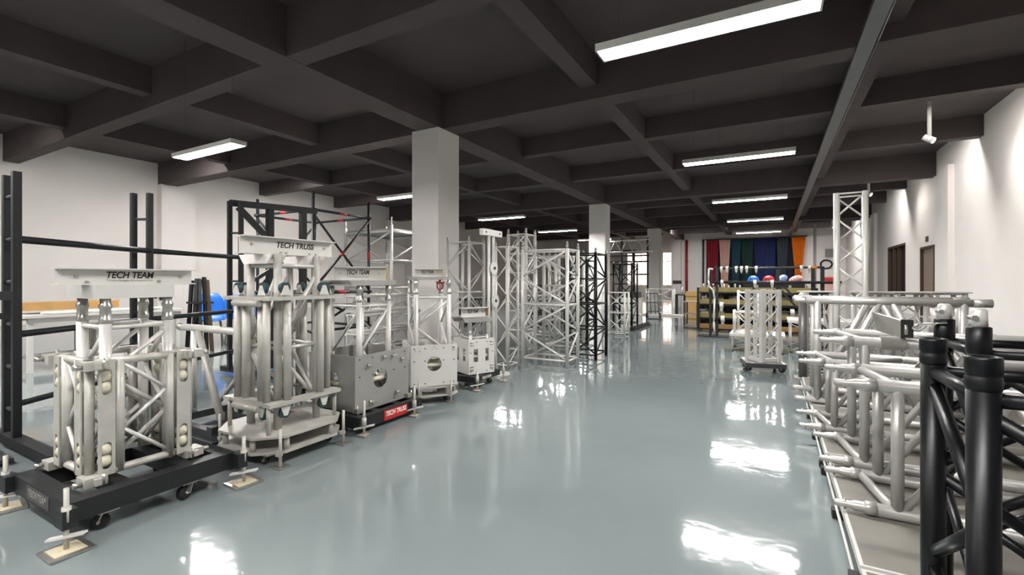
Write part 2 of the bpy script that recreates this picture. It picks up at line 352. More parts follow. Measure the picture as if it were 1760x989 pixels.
# ------------------------------------------------------------------ sleeve block A: cream tower on a black dolly, front left
def dolly(lb, cx, cy, hx, hy, zt, h, m, jackxy, casters, sign=None, tb=0.06, group='wheeled tower bases', cr=0.04, jt=0.1, pad=0.14):
    t = thing('tower_base', lb, 'wheeled base', (cx, cy, 0), 0, group)
    f = MB(); z = zt - h / 2
    for s in (-1, 1): f.box((s * (hx - tb / 2), 0, z), (tb, 2 * hy, h)); f.box((0, s * (hy - tb / 2), z), (2 * hx - 2 * tb, tb, h))
    for s in (-0.33, 0.33): f.box((0, s * hy * 1.1, z + 0.01), (2 * hx - 2 * tb, tb * 0.8, h - 0.02))
    f.obj('chassis', m, t)
    for x, y in casters: caster(t, x, y, zt - h, (zt - h - 0.022) / 2, rnd.uniform(0, 6))
    for x, y in jackxy: jack(t, x, y, zt, pad, tall=jt, ang=rnd.uniform(-0.2, 0.2))
    return t
bA = dolly('large black wheeled base under the nearest silver sleeve block', -2.855, 1.125, 0.315, 0.345, 0.172, 0.085, 'dark',
           [(0.36, -0.36), (0.36, 0.365), (-0.36, -0.36), (-0.36, 0.365)], [(0.27, 0.13), (0.27, -0.2), (-0.2, 0.2), (-0.2, -0.2)], tb=0.075, jt=0.085)
for sx in (-1, 1):
    for sy in (-1, 1): MB().box((sx * 0.335, sy * 0.352, 0.13), (0.08, 0.05, 0.075)).obj('outrigger_end', 'dark', bA)
s = MB().box((0, -0.3465, 0.13), (0.26, 0.003, 0.06)).obj('name_plate', 'label', bA)
letters('TECH TEAM', 0.045, 'grey_text', s, (0, -0.3485, 0.132), (R(90), 0, 0), bold=0.0006, width=0.21)
for px in ((-0.2,),): pass

A = thing('sleeve_block', 'nearest cream aluminium sleeve block with roller slots, at the front left', 'sleeve block', (-2.9, 1.12, 0.173), R(0), 'sleeve blocks with headers')
hw = 0.205; ZT = 0.56
fr = MB()
for sx, sy in ((1, -1), (1, 1), (-1, 1), (-1, -1)):
    MB().tube((sx * (hw - 0.03), sy * hw, 0.03), (sx * (hw - 0.03), sy * hw, ZT), 0.019, 14).obj('corner_tube', 'cream', A)
    MB().tube((sx * hw, sy * (hw - 0.1), 0.03), (sx * hw, sy * (hw - 0.1), ZT - 0.005), 0.021, 14).obj('corner_tube', 'cream', A)
    MB().tube((sx * (hw - 0.13), sy * hw, 0.03), (sx * (hw - 0.13), sy * hw, ZT - 0.005), 0.021, 14).obj('corner_tube', 'cream', A)
    # slotted roller plates, one on each side of the corner
    for face in (0, 1):
        if face == 0: fn = lambda a, b_, c, sx=sx, sy=sy: (sx * (hw + 0.022) + c, sy * (hw - 0.045) + a, b_)
        else: fn = lambda a, b_, c, sx=sx, sy=sy: (sx * (hw - 0.08) + a, sy * (hw + 0.022) + c, b_)
        sl = [slot(0, ZT - 0.1, 0.038, 0.125), slot(0, 0.12, 0.038, 0.125)]
        p = MB().plate(rect(-0.032, 0.032, 0.03, ZT), sl, 0.006, fn).obj('roller_plate', 'cream', A)
        for zc in (ZT - 0.128, ZT - 0.075, 0.093, 0.146):
            c = Vector(fn(0, zc, -0.021 * (sx if face == 0 else sy)))
            MB().ball(c, 0.028, 14, 8).obj('roller', 'nylon', p)
for sx, sy in ((1, -1), (1, 1), (-1, 1), (-1, -1)):
    for z in (0.02, ZT - 0.02):
        c = MB().box((sx * hw, sy * hw, z), (0.085, 0.085, 0.04)).box((sx * (hw + 0.05), sy * (hw - 0.01), z), (0.025, 0.04, 0.03)).obj('corner_clamp', 'cream', A)
        MB().tube((sx * (hw + 0.02), sy * (hw + 0.042), z), (sx * (hw + 0.02), sy * (hw + 0.075), z), 0.012, 8).obj('clamp_bolt', 'zinc', c)
        MB().tube((sx * (hw + 0.06), sy * (hw - 0.02), z - 0.02), (sx * (hw + 0.06), sy * (hw - 0.02), z + 0.035), 0.007, 8).obj('clamp_bolt', 'zinc', c)
for z in (0.04, ZT - 0.012):
    for sgn in (-1, 1):
        MB().tube((sgn * hw, -0.14, z), (sgn * hw, 0.14, z), 0.018).obj('frame_rail', 'cream', A)
        MB().tube((-0.14, sgn * hw, z), (0.14, sgn * hw, z), 0.018).obj('frame_rail', 'cream', A)
for sgn in (-1, 1):
    for i in range(3):
        z0, z1 = 0.07 + i * 0.155, 0.07 + (i + 1) * 0.155; k = 1 if i % 2 == 0 else -1
        MB().tube((sgn * hw, 0.092 * k, z0), (sgn * hw, -0.092 * k, z1), 0.0095, 8).obj('brace', 'alub', A)
        MB().tube((0.062 * k, sgn * hw, z0), (-0.062 * k, sgn * hw, z1), 0.0095, 8).obj('brace', 'alub', A)
it = 0.13
for sx in (-1, 1):
    for sy in (-1, 1):
        c = MB().tube((sx * it, sy * it, 0.02), (sx * it, sy * it, 0.72), 0.024, 14).obj('tower_leg', 'alu', A)
        MB().lathe([(0.024, 0.72), (0.026, 0.725), (0.026, 0.745), (0.022, 0.75), (0.022, 0.79), (0.026, 0.795), (0.026, 0.81), (0.021, 0.815), (0.021, 0.84)], (sx * it, sy * it, 0)).obj('spigot_joint', 'zinc', c)
for sgn in (-1, 1):
    for z in (0.7,):
        MB().tube((sgn * it, -it, z), (sgn * it, it, z), 0.011, 8).obj('tower_rung', 'alu', A); MB().tube((-it, sgn * it, z), (it, sgn * it, z), 0.011, 8).obj('tower_rung', 'alu', A)
    for i in range(3):
        k = 1 if i % 2 else -1; z0, z1 = 0.05 + i * 0.21, 0.05 + (i + 1) * 0.21
        MB().tube((sgn * it, it * k, z0), (sgn * it, -it * k, z1), 0.012, 8).obj('tower_brace', 'alu', A); MB().tube((it * k, sgn * it, z0), (-it * k, sgn * it, z1), 0.012, 8).obj('tower_brace', 'alu', A)
f = MB()
for sgn in (-1, 1): f.box((sgn * 0.148, -0.015, 0.872), (0.02, 0.33, 0.064)); f.box((0, sgn * 0.155 - 0.015, 0.872), (0.276, 0.02, 0.064))
f.box((0, -0.015, 0.9), (0.3, 0.325, 0.006)); f.obj('head_box', 'white', A)
head_beam(A, -0.29, 0.28, 0.06, 0.905, 0.985, 'white', 'TECH TEAM', 'Truss·Stage Accessories', 0.045, 0.2, 0.5, ((0.13, 0.5), (0.9, 0.5), (0.72, 0.2), (0.2, 0.15)))

# trestle between the two nearest blocks
t = thing('trestle', 'silver tube trestle with splayed legs between the two nearest sleeve blocks', 'trestle', (-3.52, 1.95, 0))
f = MB()
for y in (-0.16, 0.2): f.box((0, y, 0.045), (0.58, 0.06, 0.05))
for x in (-0.25, 0.25): f.box((x, 0.02, 0.095), (0.06, 0.5, 0.05))
f.box((0, 0.02, 0.01), (0.56, 0.5, 0.02)).obj('base_frame', 'dgrey', t)
c = MB().tube((-0.45, -0.05, 0.74), (0.34, -0.05, 0.74), 0.026, 14).obj('top_rail', 'alu', t)
MB().lathe([(0.026, -0.5), (0.029, -0.495), (0.029, -0.47), (0.022, -0.465), (0.022, -0.45)], (0, -0.05, 0.74), 'x').obj('spigot', 'zinc', c)
MB().tube((-0.3, -0.05, 0.72), (-0.36, -0.02, 0.12), 0.02, 12).obj('leg', 'alu', t)
MB().tube((-0.2, -0.07, 0.72), (0.2, -0.12, 0.12), 0.024, 12).obj('leg', 'cream', t)
MB().tube((-0.3, 0.12, 0.12), (0.32, 0.12, 0.66), 0.018, 12).obj('diagonal', 'alu', t)
MB().tube((0.34, -0.05, 0.73), (0.32, 0.14, 0.66), 0.018, 12).obj('link_tube', 'alu', t)

# ------------------------------------------------------------------ sleeve block B: tall, beige, on a two-layer octagonal base
def octo(hx, hy, ch): return [(-hx + ch, -hy), (hx - ch, -hy), (hx, -hy + ch), (hx, hy - ch), (hx - ch, hy), (-hx + ch, hy), (-hx, hy - ch), (-hx, -hy + ch)]
def octobase(lb, cx, cy, hx, hy, ch, zlo, zhi, m, group='wheeled tower bases', rz=0.0):
    t = thing('tower_base', lb, 'wheeled base', (cx, cy, 0), rz, group); I = lambda a, b_, c: (a, b_, c)
    for z, nm in ((zlo, 'lower_plate'), (zhi, 'upper_plate')):
        MB().plate(octo(hx, hy, ch), [circ(0, 0, hx * 0.4)] if z == zlo else [], 0.014, lambda a, b_, c, z=z: (a, b_, z + c)).obj(nm, m, t)
    for x, y in octo(hx - 0.03, hy - 0.03, ch):
        MB().tube((x, y, zlo), (x, y, zhi), 0.017, 10).obj('spacer', m, t)
    for sx in (-1, 1):
        for sy in (-1, 1):
            caster(t, sx * (hx - 0.1), sy * (hy - 0.09), zlo - 0.008, (zlo - 0.032) / 2, rnd.uniform(0, 6))
            x, y = sx * (hx + 0.012), sy * (hy - 0.09)
            j = MB().tube((x, y, 0.012), (x, y, zhi + 0.06), 0.009, 8).obj('levelling_jack', 'cream', t)
            MB().box((x, y, 0.006), (0.09, 0.07, 0.01)).obj('foot_pad', 'zinc', j); MB().box((x - sx * 0.012, y, zlo), (0.03, 0.03, 0.02)).obj('jack_lug', m, j)
    return t
octobase('beige two-layer eight-sided base under the tall sleeve block', -2.83, 1.95, 0.3, 0.32, 0.13, 0.075, 0.165, 'cream')
B = thing('sleeve_block', 'tall beige sleeve block with green wheels, second from the left', 'sleeve block', (-2.83, 1.96, 0.173), 0, 'sleeve blocks with headers')
zb, zt = 0.175, 0.815; hb = 0.205
for sx in (-1, 1):
    for sy in (-1, 1):
        MB().tube((sx * 0.14, sy * 0.14, 0.0), (sx * 0.14, sy * 0.14, 1.09), 0.024, 14).obj('tower_leg', 'cream', B)
        MB().tube((sx * 0.2, sy * 0.24, 0.0), (sx * 0.2, sy * 0.24, zb), 0.013, 10).obj('support_post', 'cream', B)
        MB().tube((sx * hb, sy * 0.12, zb), (sx * hb, sy * 0.12, zt), 0.024, 14).obj('corner_tube', 'cream', B)
        MB().tube((sx * 0.08, sy * hb, zb), (sx * 0.08, sy * hb, zt), 0.026, 14).obj('corner_tube', 'cream', B)
        MB().tube((sx * 0.15, sy * (hb + 0.015), zb), (sx * 0.15, sy * (hb + 0.015), zt), 0.022, 14).obj('corner_tube', 'cream', B)
        for z, up in ((zb, -1), (zt, 1)):
            for k, (x, y) in enumerate(((sx * hb, sy * 0.14), (sx * 0.13, sy * (hb + 0.02)))):
                z1 = z + up * 0.02; dx, dy = (0, 1) if k == 0 else (1, 0)
                br = MB()
                for q in (-1, 1):
                    o_ = Vector((x, y, 0)) + Vector((dy, dx, 0)) * (0.016 * q)
                    br.add([o_ + Vector((dx * a, dy * a, z1 + up * h_)) + Vector((dy, dx, 0)) * e for e in (-0.002, 0.002) for a, h_ in ((-0.035, 0), (0.035, 0), (0.012, 0.06), (-0.012, 0.06))],
                           [(0, 1, 2, 3), (7, 6, 5, 4), (0, 4, 5, 1), (1, 5, 6, 2), (2, 6, 7, 3), (3, 7, 4, 0)])
                br.tube(Vector((x, y, z1 + up * 0.045)) - Vector((dy, dx, 0)) * 0.022, Vector((x, y, z1 + up * 0.045)) + Vector((dy, dx, 0)) * 0.022, 0.006, 8)
                c = br.obj('wheel_bracket', 'white', B)
                MB().tube(Vector((x, y, z1 + up * 0.045)) - Vector((dy, dx, 0)) * 0.0125, Vector((x, y, z1 + up * 0.045)) + Vector((dy, dx, 0)) * 0.0125, 0.034, 18).obj('wheel', 'bwheel', c)
for z in (zb, zt):
    f = MB()
    for sgn in (-1, 1): f.box((sgn * hb, 0, z), (0.075, 0.52, 0.022)); f.box((0, sgn * (hb + 0.015), z), (0.335, 0.07, 0.02))
    f.obj('guide_frame', 'cream', B)
    for sgn in (-1, 1): MB().tube((-0.13, sgn * (hb + 0.05), z - 0.03), (0.13, sgn * (hb + 0.05), z - 0.03), 0.02).obj('cross_tube', 'cream', B)
for sgn in (-1, 1):
    for z in (0.1, 0.5, 1.02):
        MB().tube((sgn * 0.14, -0.14, z), (sgn * 0.14, 0.14, z), 0.012, 8).obj('tower_rung', 'alub', B); MB().tube((-0.14, sgn * 0.14, z), (0.14, sgn * 0.14, z), 0.012, 8).obj('tower_rung', 'alub', B)
    for z0, z1, k in ((0.13, 0.47, -1), (0.53, 0.97, 1)):
        MB().tube((sgn * 0.14, -0.14 * k, z0), (sgn * 0.14, 0.14 * k, z1), 0.014, 8).obj('tower_brace', 'alu', B); MB().tube((-0.14 * k, sgn * 0.14, z0), (0.14 * k, sgn * 0.14, z1), 0.014, 8).obj('tower_brace', 'alu', B)
for y in (-0.15, 0.14):
    f = MB()     # two wedge-ended cross members under the beam
    f.plate([(-0.17, 0.09), (0.17, 0.09), (0.12, 0.03), (-0.12, 0.03)], [], 0.012, lambda a, b_, c, y=y: (a, y + c - 0.045, 1.0 + b_))
    f.plate([(-0.17, 0.09), (0.17, 0.09), (0.12, 0.03), (-0.12, 0.03)], [], 0.012, lambda a, b_, c, y=y: (a, y + c + 0.045, 1.0 + b_))
    f.box((0, y, 1.036), (0.24, 0.098, 0.008)); f.obj('cross_member', 'pillar', B)
head_beam(B, -0.325, 0.34, 0.05, 1.09, 1.2, 'white', 'TECH TRUSS', None, 0.052, 0.28, 0.56, ((0.11, 0.55), (0.9, 0.55), (0.4, 0.12), (0.46, 0.12), (0.72, 0.12), (0.8, 0.12)))

# ------------------------------------------------------------------ sleeve block C: aluminium box with a round hole
def boxblock(lb, cx, cy, zb, hx, hy, h, m, holes_x, holes_y, leg, ztop, legs_r, beam, head, label_txt, mleg='alu', handles=(), rz=0.0, bturn=0.0):
    t = thing('sleeve_block', lb, 'sleeve block', (cx, cy, zb), rz, 'sleeve blocks with headers')
    for sgn in (-1, 1):
        MB().plate(rect(-hy, hy, 0.004, h), holes_x, 0.008, lambda a, b_, c: (sgn * hx + c, a, b_)).obj('side_plate', m, t)
        MB().plate(rect(-hx + 0.005, hx - 0.005, 0.004, h), holes_y, 0.008, lambda a, b_, c: (a, sgn * (hy - 0.005) + c, b_)).obj('side_plate', m, t)
    for sx in (-1, 1):
        for sy in (-1, 1): MB().box((sx * (hx - 0.022), sy * (hy - 0.027), h / 2), (0.035, 0.035, h - 0.008)).obj('corner_angle', m, t)
    for sgn in (-1, 1):      # guide rollers seen through the holes
        MB().tube((sgn * min(leg + 0.055, hx - 0.036), -leg, h * 0.5), (sgn * min(leg + 0.055, hx - 0.036), leg, h * 0.5), 0.018).obj('guide_roller', 'nylon', t)
        MB().tube((-leg, sgn * min(leg + 0.055, hy - 0.045), h * 0.42), (leg, sgn * min(leg + 0.055, hy - 0.045), h * 0.42), 0.018).obj('guide_roller', 'nylon', t)
    for sx in (-1, 1):
        for sy in (-1, 1):
            c = MB().tube((sx * leg, sy * leg, 0.004), (sx * leg, sy * leg, ztop - 0.13), legs_r, 14).obj('tower_leg', mleg, t)
            r = legs_r
            MB().lathe([(r, ztop - 0.13), (r * 1.12, ztop - 0.125), (r * 1.12, ztop - 0.1), (r * 0.8, ztop - 0.095), (r * 0.8, ztop - 0.05), (r * 1.1, ztop - 0.045), (r * 1.1, ztop - 0.02), (r * 0.9, ztop - 0.015), (r * 0.9, ztop)], (sx * leg, sy * leg, 0), n=14).obj('spigot_joint', 'zinc', c)
    zr = ztop - 0.16; n = max(2, round((zr - 0.05) / (leg * 1.9)))
    for sgn in (-1, 1):
        MB().tube((sgn * leg, -leg, zr), (sgn * leg, leg, zr), legs_r * 0.5, 8).obj('tower_rung', 'alub', t); MB().tube((-leg, sgn * leg, zr), (leg, sgn * leg, zr), legs_r * 0.5, 8).obj('tower_rung', 'alub', t)
        for i in range(n):
            k = 1 if (i + n) % 2 else -1; z0, z1 = 0.04 + (zr - 0.05) * i / n, 0.04 + (zr - 0.05) * (i + 1) / n - 0.01
            MB().tube((sgn * leg, -leg * k, z0), (sgn * leg, leg * k, z1), legs_r * 0.5, 8).obj('tower_brace', 'alub', t)
            MB().tube((-leg * k, sgn * leg, z0), (leg * k, sgn * leg, z1), legs_r * 0.5, 8).obj('tower_brace', 'alub', t)
    y0, y1, hz = head
    f = MB().plate([(y0, 0), (y1, 0), (y1 + 0.03, hz), (y0 - 0.03, hz)], [], 0.01, lambda a, b_, c: (leg * 1.15 + c, a, ztop + b_))
    f.plate([(y0, 0), (y1, 0), (y1 + 0.03, hz), (y0 - 0.03, hz)], [], 0.01, lambda a, b_, c: (-leg * 1.15 + c, a, ztop + b_))
    f.box((0, (y0 + y1) / 2, ztop + 0.004), (leg * 2.3, y1 - y0, 0.008)).obj('head_plate', 'sheet', t)
    if beam:
        b0, b1, bh = beam
        hb_ = head_beam(t, b0, b1, 0.0, ztop + hz + 0.001, ztop + hz + bh, 'white', label_txt[0], label_txt[1], bh * 0.5, (b1 - b0) * 0.44, 0.45, ((0.1, 0.5), (0.86, 0.5)))
        hb_.rotation_euler = (0, 0, bturn)
        MB().box((0.022, b1 + 0.004, ztop + hz + bh * 0.5), (0.05, 0.008, bh * 0.96)).obj('end_cap', 'olive', hb_)
    for y, z in handles:
        MB().tube((hx + 0.002, y, z), (hx + 0.028, y, z), 0.012, 10).tube((hx + 0.028, y - 0.022, z), (hx + 0.028, y + 0.022, z), 0.006, 8).obj('clamp_handle', 'zinc', t)
    for y in (-hy * 0.85, -hy * 0.4, hy * 0.4, hy * 0.85):
        for z in (0.03, h * 0.62, h - 0.03): MB().tube((hx + 0.003, y, z), (hx + 0.0065, y, z), 0.006, 8).obj('screw', 'dgrey', t)
    return t
bC = dolly('black wheeled base with a red name plate, under the grey box block', -2.87, 2.69, 0.315, 0.335, 0.118, 0.085, 'dark',
           [(0.355, -0.33), (0.345, 0.21), (-0.375, -0.3), (-0.375, 0.3)], [(0.22, 0.22), (0.22, -0.2), (-0.2, 0.2), (-0.2, -0.2)], pad=0.075, jt=0.13)
s = MB().box((0.3165, 0.03, 0.075), (0.003, 0.25, 0.075)).obj('name_plate', 'red', bC, 'red plate with white lettering')
letters('TECH TRUSS', 0.05, 'wtext', s, (0.3185, 0.03, 0.083), FX, bold=0.001, shear=0.2, width=0.225)
C = boxblock('grey aluminium box sleeve block with a round hole on a black base', -2.92, 2.7, 0.119, 0.25, 0.285, 0.42, 'sheet',
             [circ(-0.03, 0.22, 0.075)], [circ(0.0, 0.22, 0.075)], 0.155, 0.94, 0.022, (-0.2, 0.2, 0.11), (-0.25, 0.2, 0.04), ('TECH TEAM', 'Truss·Stage Accessories'), bturn=R(-46),
             handles=((-0.16, 0.34), (0.0, 0.38), (0.1, 0.38), (0.2, 0.34), (-0.14, 0.06), (0.14, 0.08)))
for y, z in ((-0.06, 0.06), (-0.06, 0.34)):
    MB().tube((y, -0.29, z), (y, -0.315, z), 0.012, 10).tube((y - 0.05, -0.315, z), (y + 0.03, -0.315, z + 0.01), 0.008, 8).obj('clamp_handle', 'zinc', C)
for i in range(4):
    sx, sy = ((1, -1), (1, 1), (-1, 1), (-1, -1))[i]
    MB().box((sx * 0.262, sy * 0.27, 0.02), (0.05, 0.05, 0.035)).tube((sx * 0.28, sy * 0.29, 0.005), (sx * 0.28, sy * 0.29, 0.06), 0.007, 8).obj('hold_down_clamp', 'zinc', C)

# ------------------------------------------------------------------ sleeve block D: white box with a hoist hook
octobase('pale two-layer base under the white box block with the hook', -2.8, 3.42, 0.235, 0.235, 0.08, 0.07, 0.145, 'cream', rz=R(-38))
D = boxblock('white box sleeve block with a round hole and a chain hook above', -2.8, 3.42, 0.153, 0.21, 0.21, 0.37, 'white',
             [circ(0.0, 0.2, 0.066)], [circ(0, 0.2, 0.066)], 0.15, 0.95, 0.02, (-0.13, 0.12, 0.075), (-0.15, 0.13, 0.03), ('TECH TEAM', 'Truss·Stage Accessories'), rz=R(-38), bturn=R(-16))
k = MB().tube((0.14, 0.07, 0.955), (0.14, 0.07, 0.93), 0.012, 8).box((0.14, 0.07, 0.925), (0.03, 0.07, 0.02))
k.path([(0.14, 0.07 + 0.028 * math.cos(a), 0.895 + 0.034 * math.sin(a)) for a in [PI / 2 + i * 2 * PI / 12 for i in range(13)]], 0.007, 8).obj('shackle', 'dred', D)
for i, (y, z) in enumerate(((-0.02, 0.335), (0.0, 0.35), (0.02, 0.335), (-0.17, 0.32), (-0.13, 0.32), (0.17, 0.345), (0.185, 0.32), (0.165, 0.32))):
    MB().tube((0.213, y, z), (0.2165, y, z), 0.007, 8).obj('bolt', 'zinc', D)

# ------------------------------------------------------------------ sleeve block E: small white block with two slots
bE = dolly('small black wheeled base under the little slotted block', -2.79, 4.1, 0.21, 0.25, 0.135, 0.06, 'dark',
           [(0.235, 0.28), (0.24, -0.24), (-0.23, 0.28), (-0.23, -0.25)], [(0.15, -0.1), (0.15, 0.16), (-0.15, 0.16), (-0.15, -0.16)], tb=0.05, pad=0.08, jt=0.06)
s = MB().box((0.2115, -0.02, 0.1), (0.003, 0.2, 0.045)).obj('name_plate', 'label', bE)
letters('TECH TRUSS', 0.03, 'wtext', s, (0.2135, -0.02, 0.1), FX, bold=0.0005, width=0.17)
E_ = boxblock('smallest white sleeve block with two upright slots, before the tall mast', -2.755, 4.1, 0.136, 0.155, 0.155, 0.36, 'white',
              [rect(-0.095, -0.045, 0.13, 0.26), rect(0.045, 0.085, 0.13, 0.26)], [rect(-0.09, -0.04, 0.13, 0.26), rect(0.04, 0.09, 0.13, 0.26)], 0.1, 0.53, 0.014, (-0.15, 0.15, 0.1), (-0.17, 0.15, 0.045), ('TECH TEAM', None), rz=R(-25))
for y in (-0.12, 0.12):
    for z in (0.05, 0.08, 0.3, 0.325): MB().tube((0.158, y - 0.02, z), (0.158, y + 0.02, z), 0.008, 8).obj('side_bolt', 'zinc', E_)
# ------------------------------------------------------------------ aluminium and black truss along the left of the aisle
t = thing('lifting_mast', 'slim white twin-pole mast with a T-shaped top bar', 'mast', (-2.86, 4.62, 0))
for y in (-0.05, 0.05): MB().tube((0, y, 0.02), (0, y, 1.62), 0.017, 10).obj('pole', 'white', t)
MB().box((0, 0, 1.65), (0.05, 0.42, 0.07)).obj('top_bar', 'white', t)
for y in (-0.15, 0.15): MB().tube((0.025, y, 1.65), (0.03, y, 1.65), 0.012, 8).obj('bar_hole', 'dgrey', t)
for z, dy in ((1.24, 0.0), (0.86, 0.03)):
    c = MB().tube((0.03, dy, z), (0.045, dy, z), 0.075, 22).obj('pulley_plate', 'white', t)
    MB().tube((0.045, dy, z), (0.055, dy, z), 0.018, 12).obj('hub', 'dgrey', c)
MB().box((0, 0, 0.01), (0.34, 0.3, 0.02)).obj('base_plate', 'white', t)
for sy in (-1, 1): MB().tube((0, 0.05 * sy, 0.5), (0, 0.14 * sy, 0.02), 0.009, 8).obj('stay', 'white', t)
def post_truss(lb, cx, cy, w_, d_, h_, rc, rb, seg, m, rz=0.0, spig=None, foot=0.05, group='standing aluminium truss towers', **kw):
    t = thing('truss_tower', lb, 'truss', (cx, cy, 0.0), rz, group); truss(t, w_, d_, h_, rc, rb, seg, m, 0.0, spig=spig, foot=foot, **kw); return t
post_truss('thin pale lattice tower just behind the T-topped mast', -2.9, 5.07, 0.17, 0.26, 1.52, 0.013, 0.006, 0.2, 'alu', spig=0.06, rung_every=0)
post_truss('broad silver truss tower nearest the aisle, beside the black one', -2.555, 5.605, 0.63, 0.37, 1.5, 0.024, 0.0125, 0.36, 'alub', spig=0.09, foot=0.07, rung_every=2)
post_truss('tallest silver truss tower, standing behind the broad silver tower', -3.35, 6.3, 0.3, 0.3, 1.8, 0.026, 0.011, 0.3, 'alu', spig=0.08)
post_truss('second broad silver tower, directly behind the nearest broad one', -2.95, 7.0, 0.5, 0.45, 1.5, 0.028, 0.013, 0.42, 'alu', spig=0.09, rung_every=2)
post_truss('silver truss tower half hidden between pillar and mast', -4.6, 6.6, 0.45, 0.45, 1.75, 0.026, 0.012, 0.4, 'alu', spig=0.08, rung_every=2)
post_truss('plain silver truss tower two rows behind the broad one', -3.9, 8.2, 0.5, 0.45, 1.55, 0.027, 0.013, 0.38, 'alu', spig=0.09, rung_every=2)
G2 = 'black truss towers'
post_truss('black truss tower nearest the aisle, beside the broad silver tower', -2.32, 6.34, 0.43, 0.46, 1.48, 0.024, 0.011, 0.37, 'black', spig=0.07, foot=0.06, group=G2)
post_truss('black truss tower behind the nearest black one', -2.95, 7.75, 0.4, 0.4, 1.45, 0.024, 0.011, 0.37, 'black', spig=0.07, group=G2)
post_truss('far black truss tower on a long flat foot', -2.98, 10.75, 0.42, 0.5, 1.48, 0.024, 0.012, 0.5, 'black', spig=0.06, foot=0.1, group=G2)
t = thing('base_outrigger', 'long flat black floor foot before the far black tower', 'base', (-2.66, 10.75, 0), 0)
MB().box((0, 0.1, 0.045), (0.09, 1.5, 0.06)).obj('beam', 'dark', t)
for y in (-0.6, 0.8): MB().box((0, y, 0.0075), (0.16, 0.16, 0.015)).obj('foot', 'dark', t)
t = post_truss('low white truss section standing before the far black tower', -2.78, 9.3, 0.45, 0.3, 0.86, 0.02, 0.009, 0.42, 'white', foot=0.03, group='low white truss sections', rung_every=1)
t = post_truss('wide low white truss section far down the aisle, on a plank', -3.08, 15.1, 0.8, 0.3, 0.78, 0.02, 0.009, 0.4, 'white', foot=0.03, group='low white truss sections'); t.location.z = 0.05
t = tag(MB().box((0, 0, 0.024), (1.3, 0.42, 0.04)).obj('plank', 'white'), 'white plank lying under the wide low white truss', 'plank'); t.location = (-2.95, 14.95, 0)
t = thing('white_cabinet', 'white box table behind the hand truck', 'table', (-4.02, 15.0, 0))
MB().box((0, 0, 0.27), (0.7, 0.6, 0.5)).obj('body', 'white', t); MB().box((0, 0, 0.53), (0.74, 0.64, 0.02)).obj('top', 'white', t)
t = thing('tool_case', 'dark case lying on the white box table', 'case', (-4.0, 15.0, 0.541))
MB().box((0, 0, 0.09), (0.6, 0.4, 0.18)).obj('body', 'dgrey', t); MB().tube((-0.08, -0.21, 0.12), (0.08, -0.21, 0.12), 0.01, 8).obj('handle', 'dark', t)
t = thing('hand_truck', 'grey two-wheeled hand truck leaning by the aisle', 'hand truck', (-2.95, 13.55, 0), R(20))
for x in (-0.16, 0.16):
    MB().path([(x, 0.3, 0.72), (x, 0.05, 0.12), (x, -0.12, 0.06)], 0.014).obj('rail', 'dgrey', t)
    MB().tube((x * 1.15 - 0.02, 0.08, 0.085), (x * 1.15 + 0.02, 0.08, 0.085), 0.08, 16).obj('wheel', 'rubber', t)
MB().tube((-0.06, 0.3, 0.72), (-0.06, 0.06, 0.13), 0.011).tube((0.06, 0.3, 0.72), (0.06, 0.06, 0.13), 0.011).obj('slat_bars', 'dgrey', t)
for z, y in ((0.2, 0.085), (0.45, 0.19), (0.72, 0.3)): MB().tube((-0.16, y, z), (0.16, y, z), 0.012).obj('cross_bar', 'dgrey', t)
MB().box((0, -0.12, 0.012), (0.4, 0.22, 0.012)).obj('toe_plate', 'dgrey', t)
# black upright in the far left corner: high stacked truss on posts
t = thing('truss_rack', 'high black rack carrying a lattice truss before the bright windows', 'rack', (-5.6, 20.0, 0))
for x in (-1.15, -0.1, 1.0): MB().box((x, 0, 1.45), (0.07, 0.07, 2.9)).obj('post', 'dark', t)
for z in (1.35, 1.9, 2.15): MB().box((-0.08, -0.06, z), (2.3, 0.05, 0.07)).obj('beam', 'dark', t)
for y in (-0.16, 0.16):
    for z in (2.32, 2.82): MB().tube((-1.4, y, z), (1.2, y, z), 0.025, 8).obj('truss_chord', 'alu', t)
for i in range(10): MB().tube((-1.35 + i * 0.25, -0.16, 2.32 if i % 2 else 2.82), (-1.1 + i * 0.25, -0.16, 2.82 if i % 2 else 2.32), 0.014, 6).obj('truss_brace', 'alu', t)
t = thing('display_arch', 'dark truss gate standing to the left before the bright windows', 'truss', (-8.3, 28.5, 0))
for x in (-0.9, 0.9): MB().box((x, 0, 1.4), (0.16, 0.16, 2.8)).obj('post', 'dark', t)
MB().box((0, 0, 2.88), (2.0, 0.16, 0.16)).obj('lintel_truss', 'dark', t)

# ------------------------------------------------------------------ left side: black goal-post frame, scaffold, tables, chairs
t = thing('ladder_frame', 'long black ladder-post frame with pipes along the left side', 'frame', (-4.6, 1.6, 0))
fr_posts = (((-4.47, 1.07), (-4.25, 1.06)), ((-5.03, 2.0), (-4.9, 2.07)), ((-5.5, 3.12), (-5.38, 3.18)))
O = Vector((-4.6, 1.6, 0)); L3 = lambda p, z: Vector((p[0], p[1], z)) - O
for k, (a, b_) in enumerate(fr_posts):
    hp = (1.8, 1.885, 2.02)[k]
    for p in (a, b_): MB().box(L3(p, hp / 2 + 0.03), (0.042, 0.042, hp - 0.06)).obj('post', 'dark', t)
    for i in range(6): MB().tube(L3(a, 0.25 + i * 0.28), L3(b_, 0.25 + i * 0.28), 0.012, 8).obj('rung', 'dgrey', t)
    c = (Vector((a[0], a[1], 0)) + Vector((b_[0], b_[1], 0))) / 2 - O
    MB().box(c + Vector((0.25, 0, 0.06)), (1.0, 0.07, 0.06)).obj('foot_beam', 'dark', t)
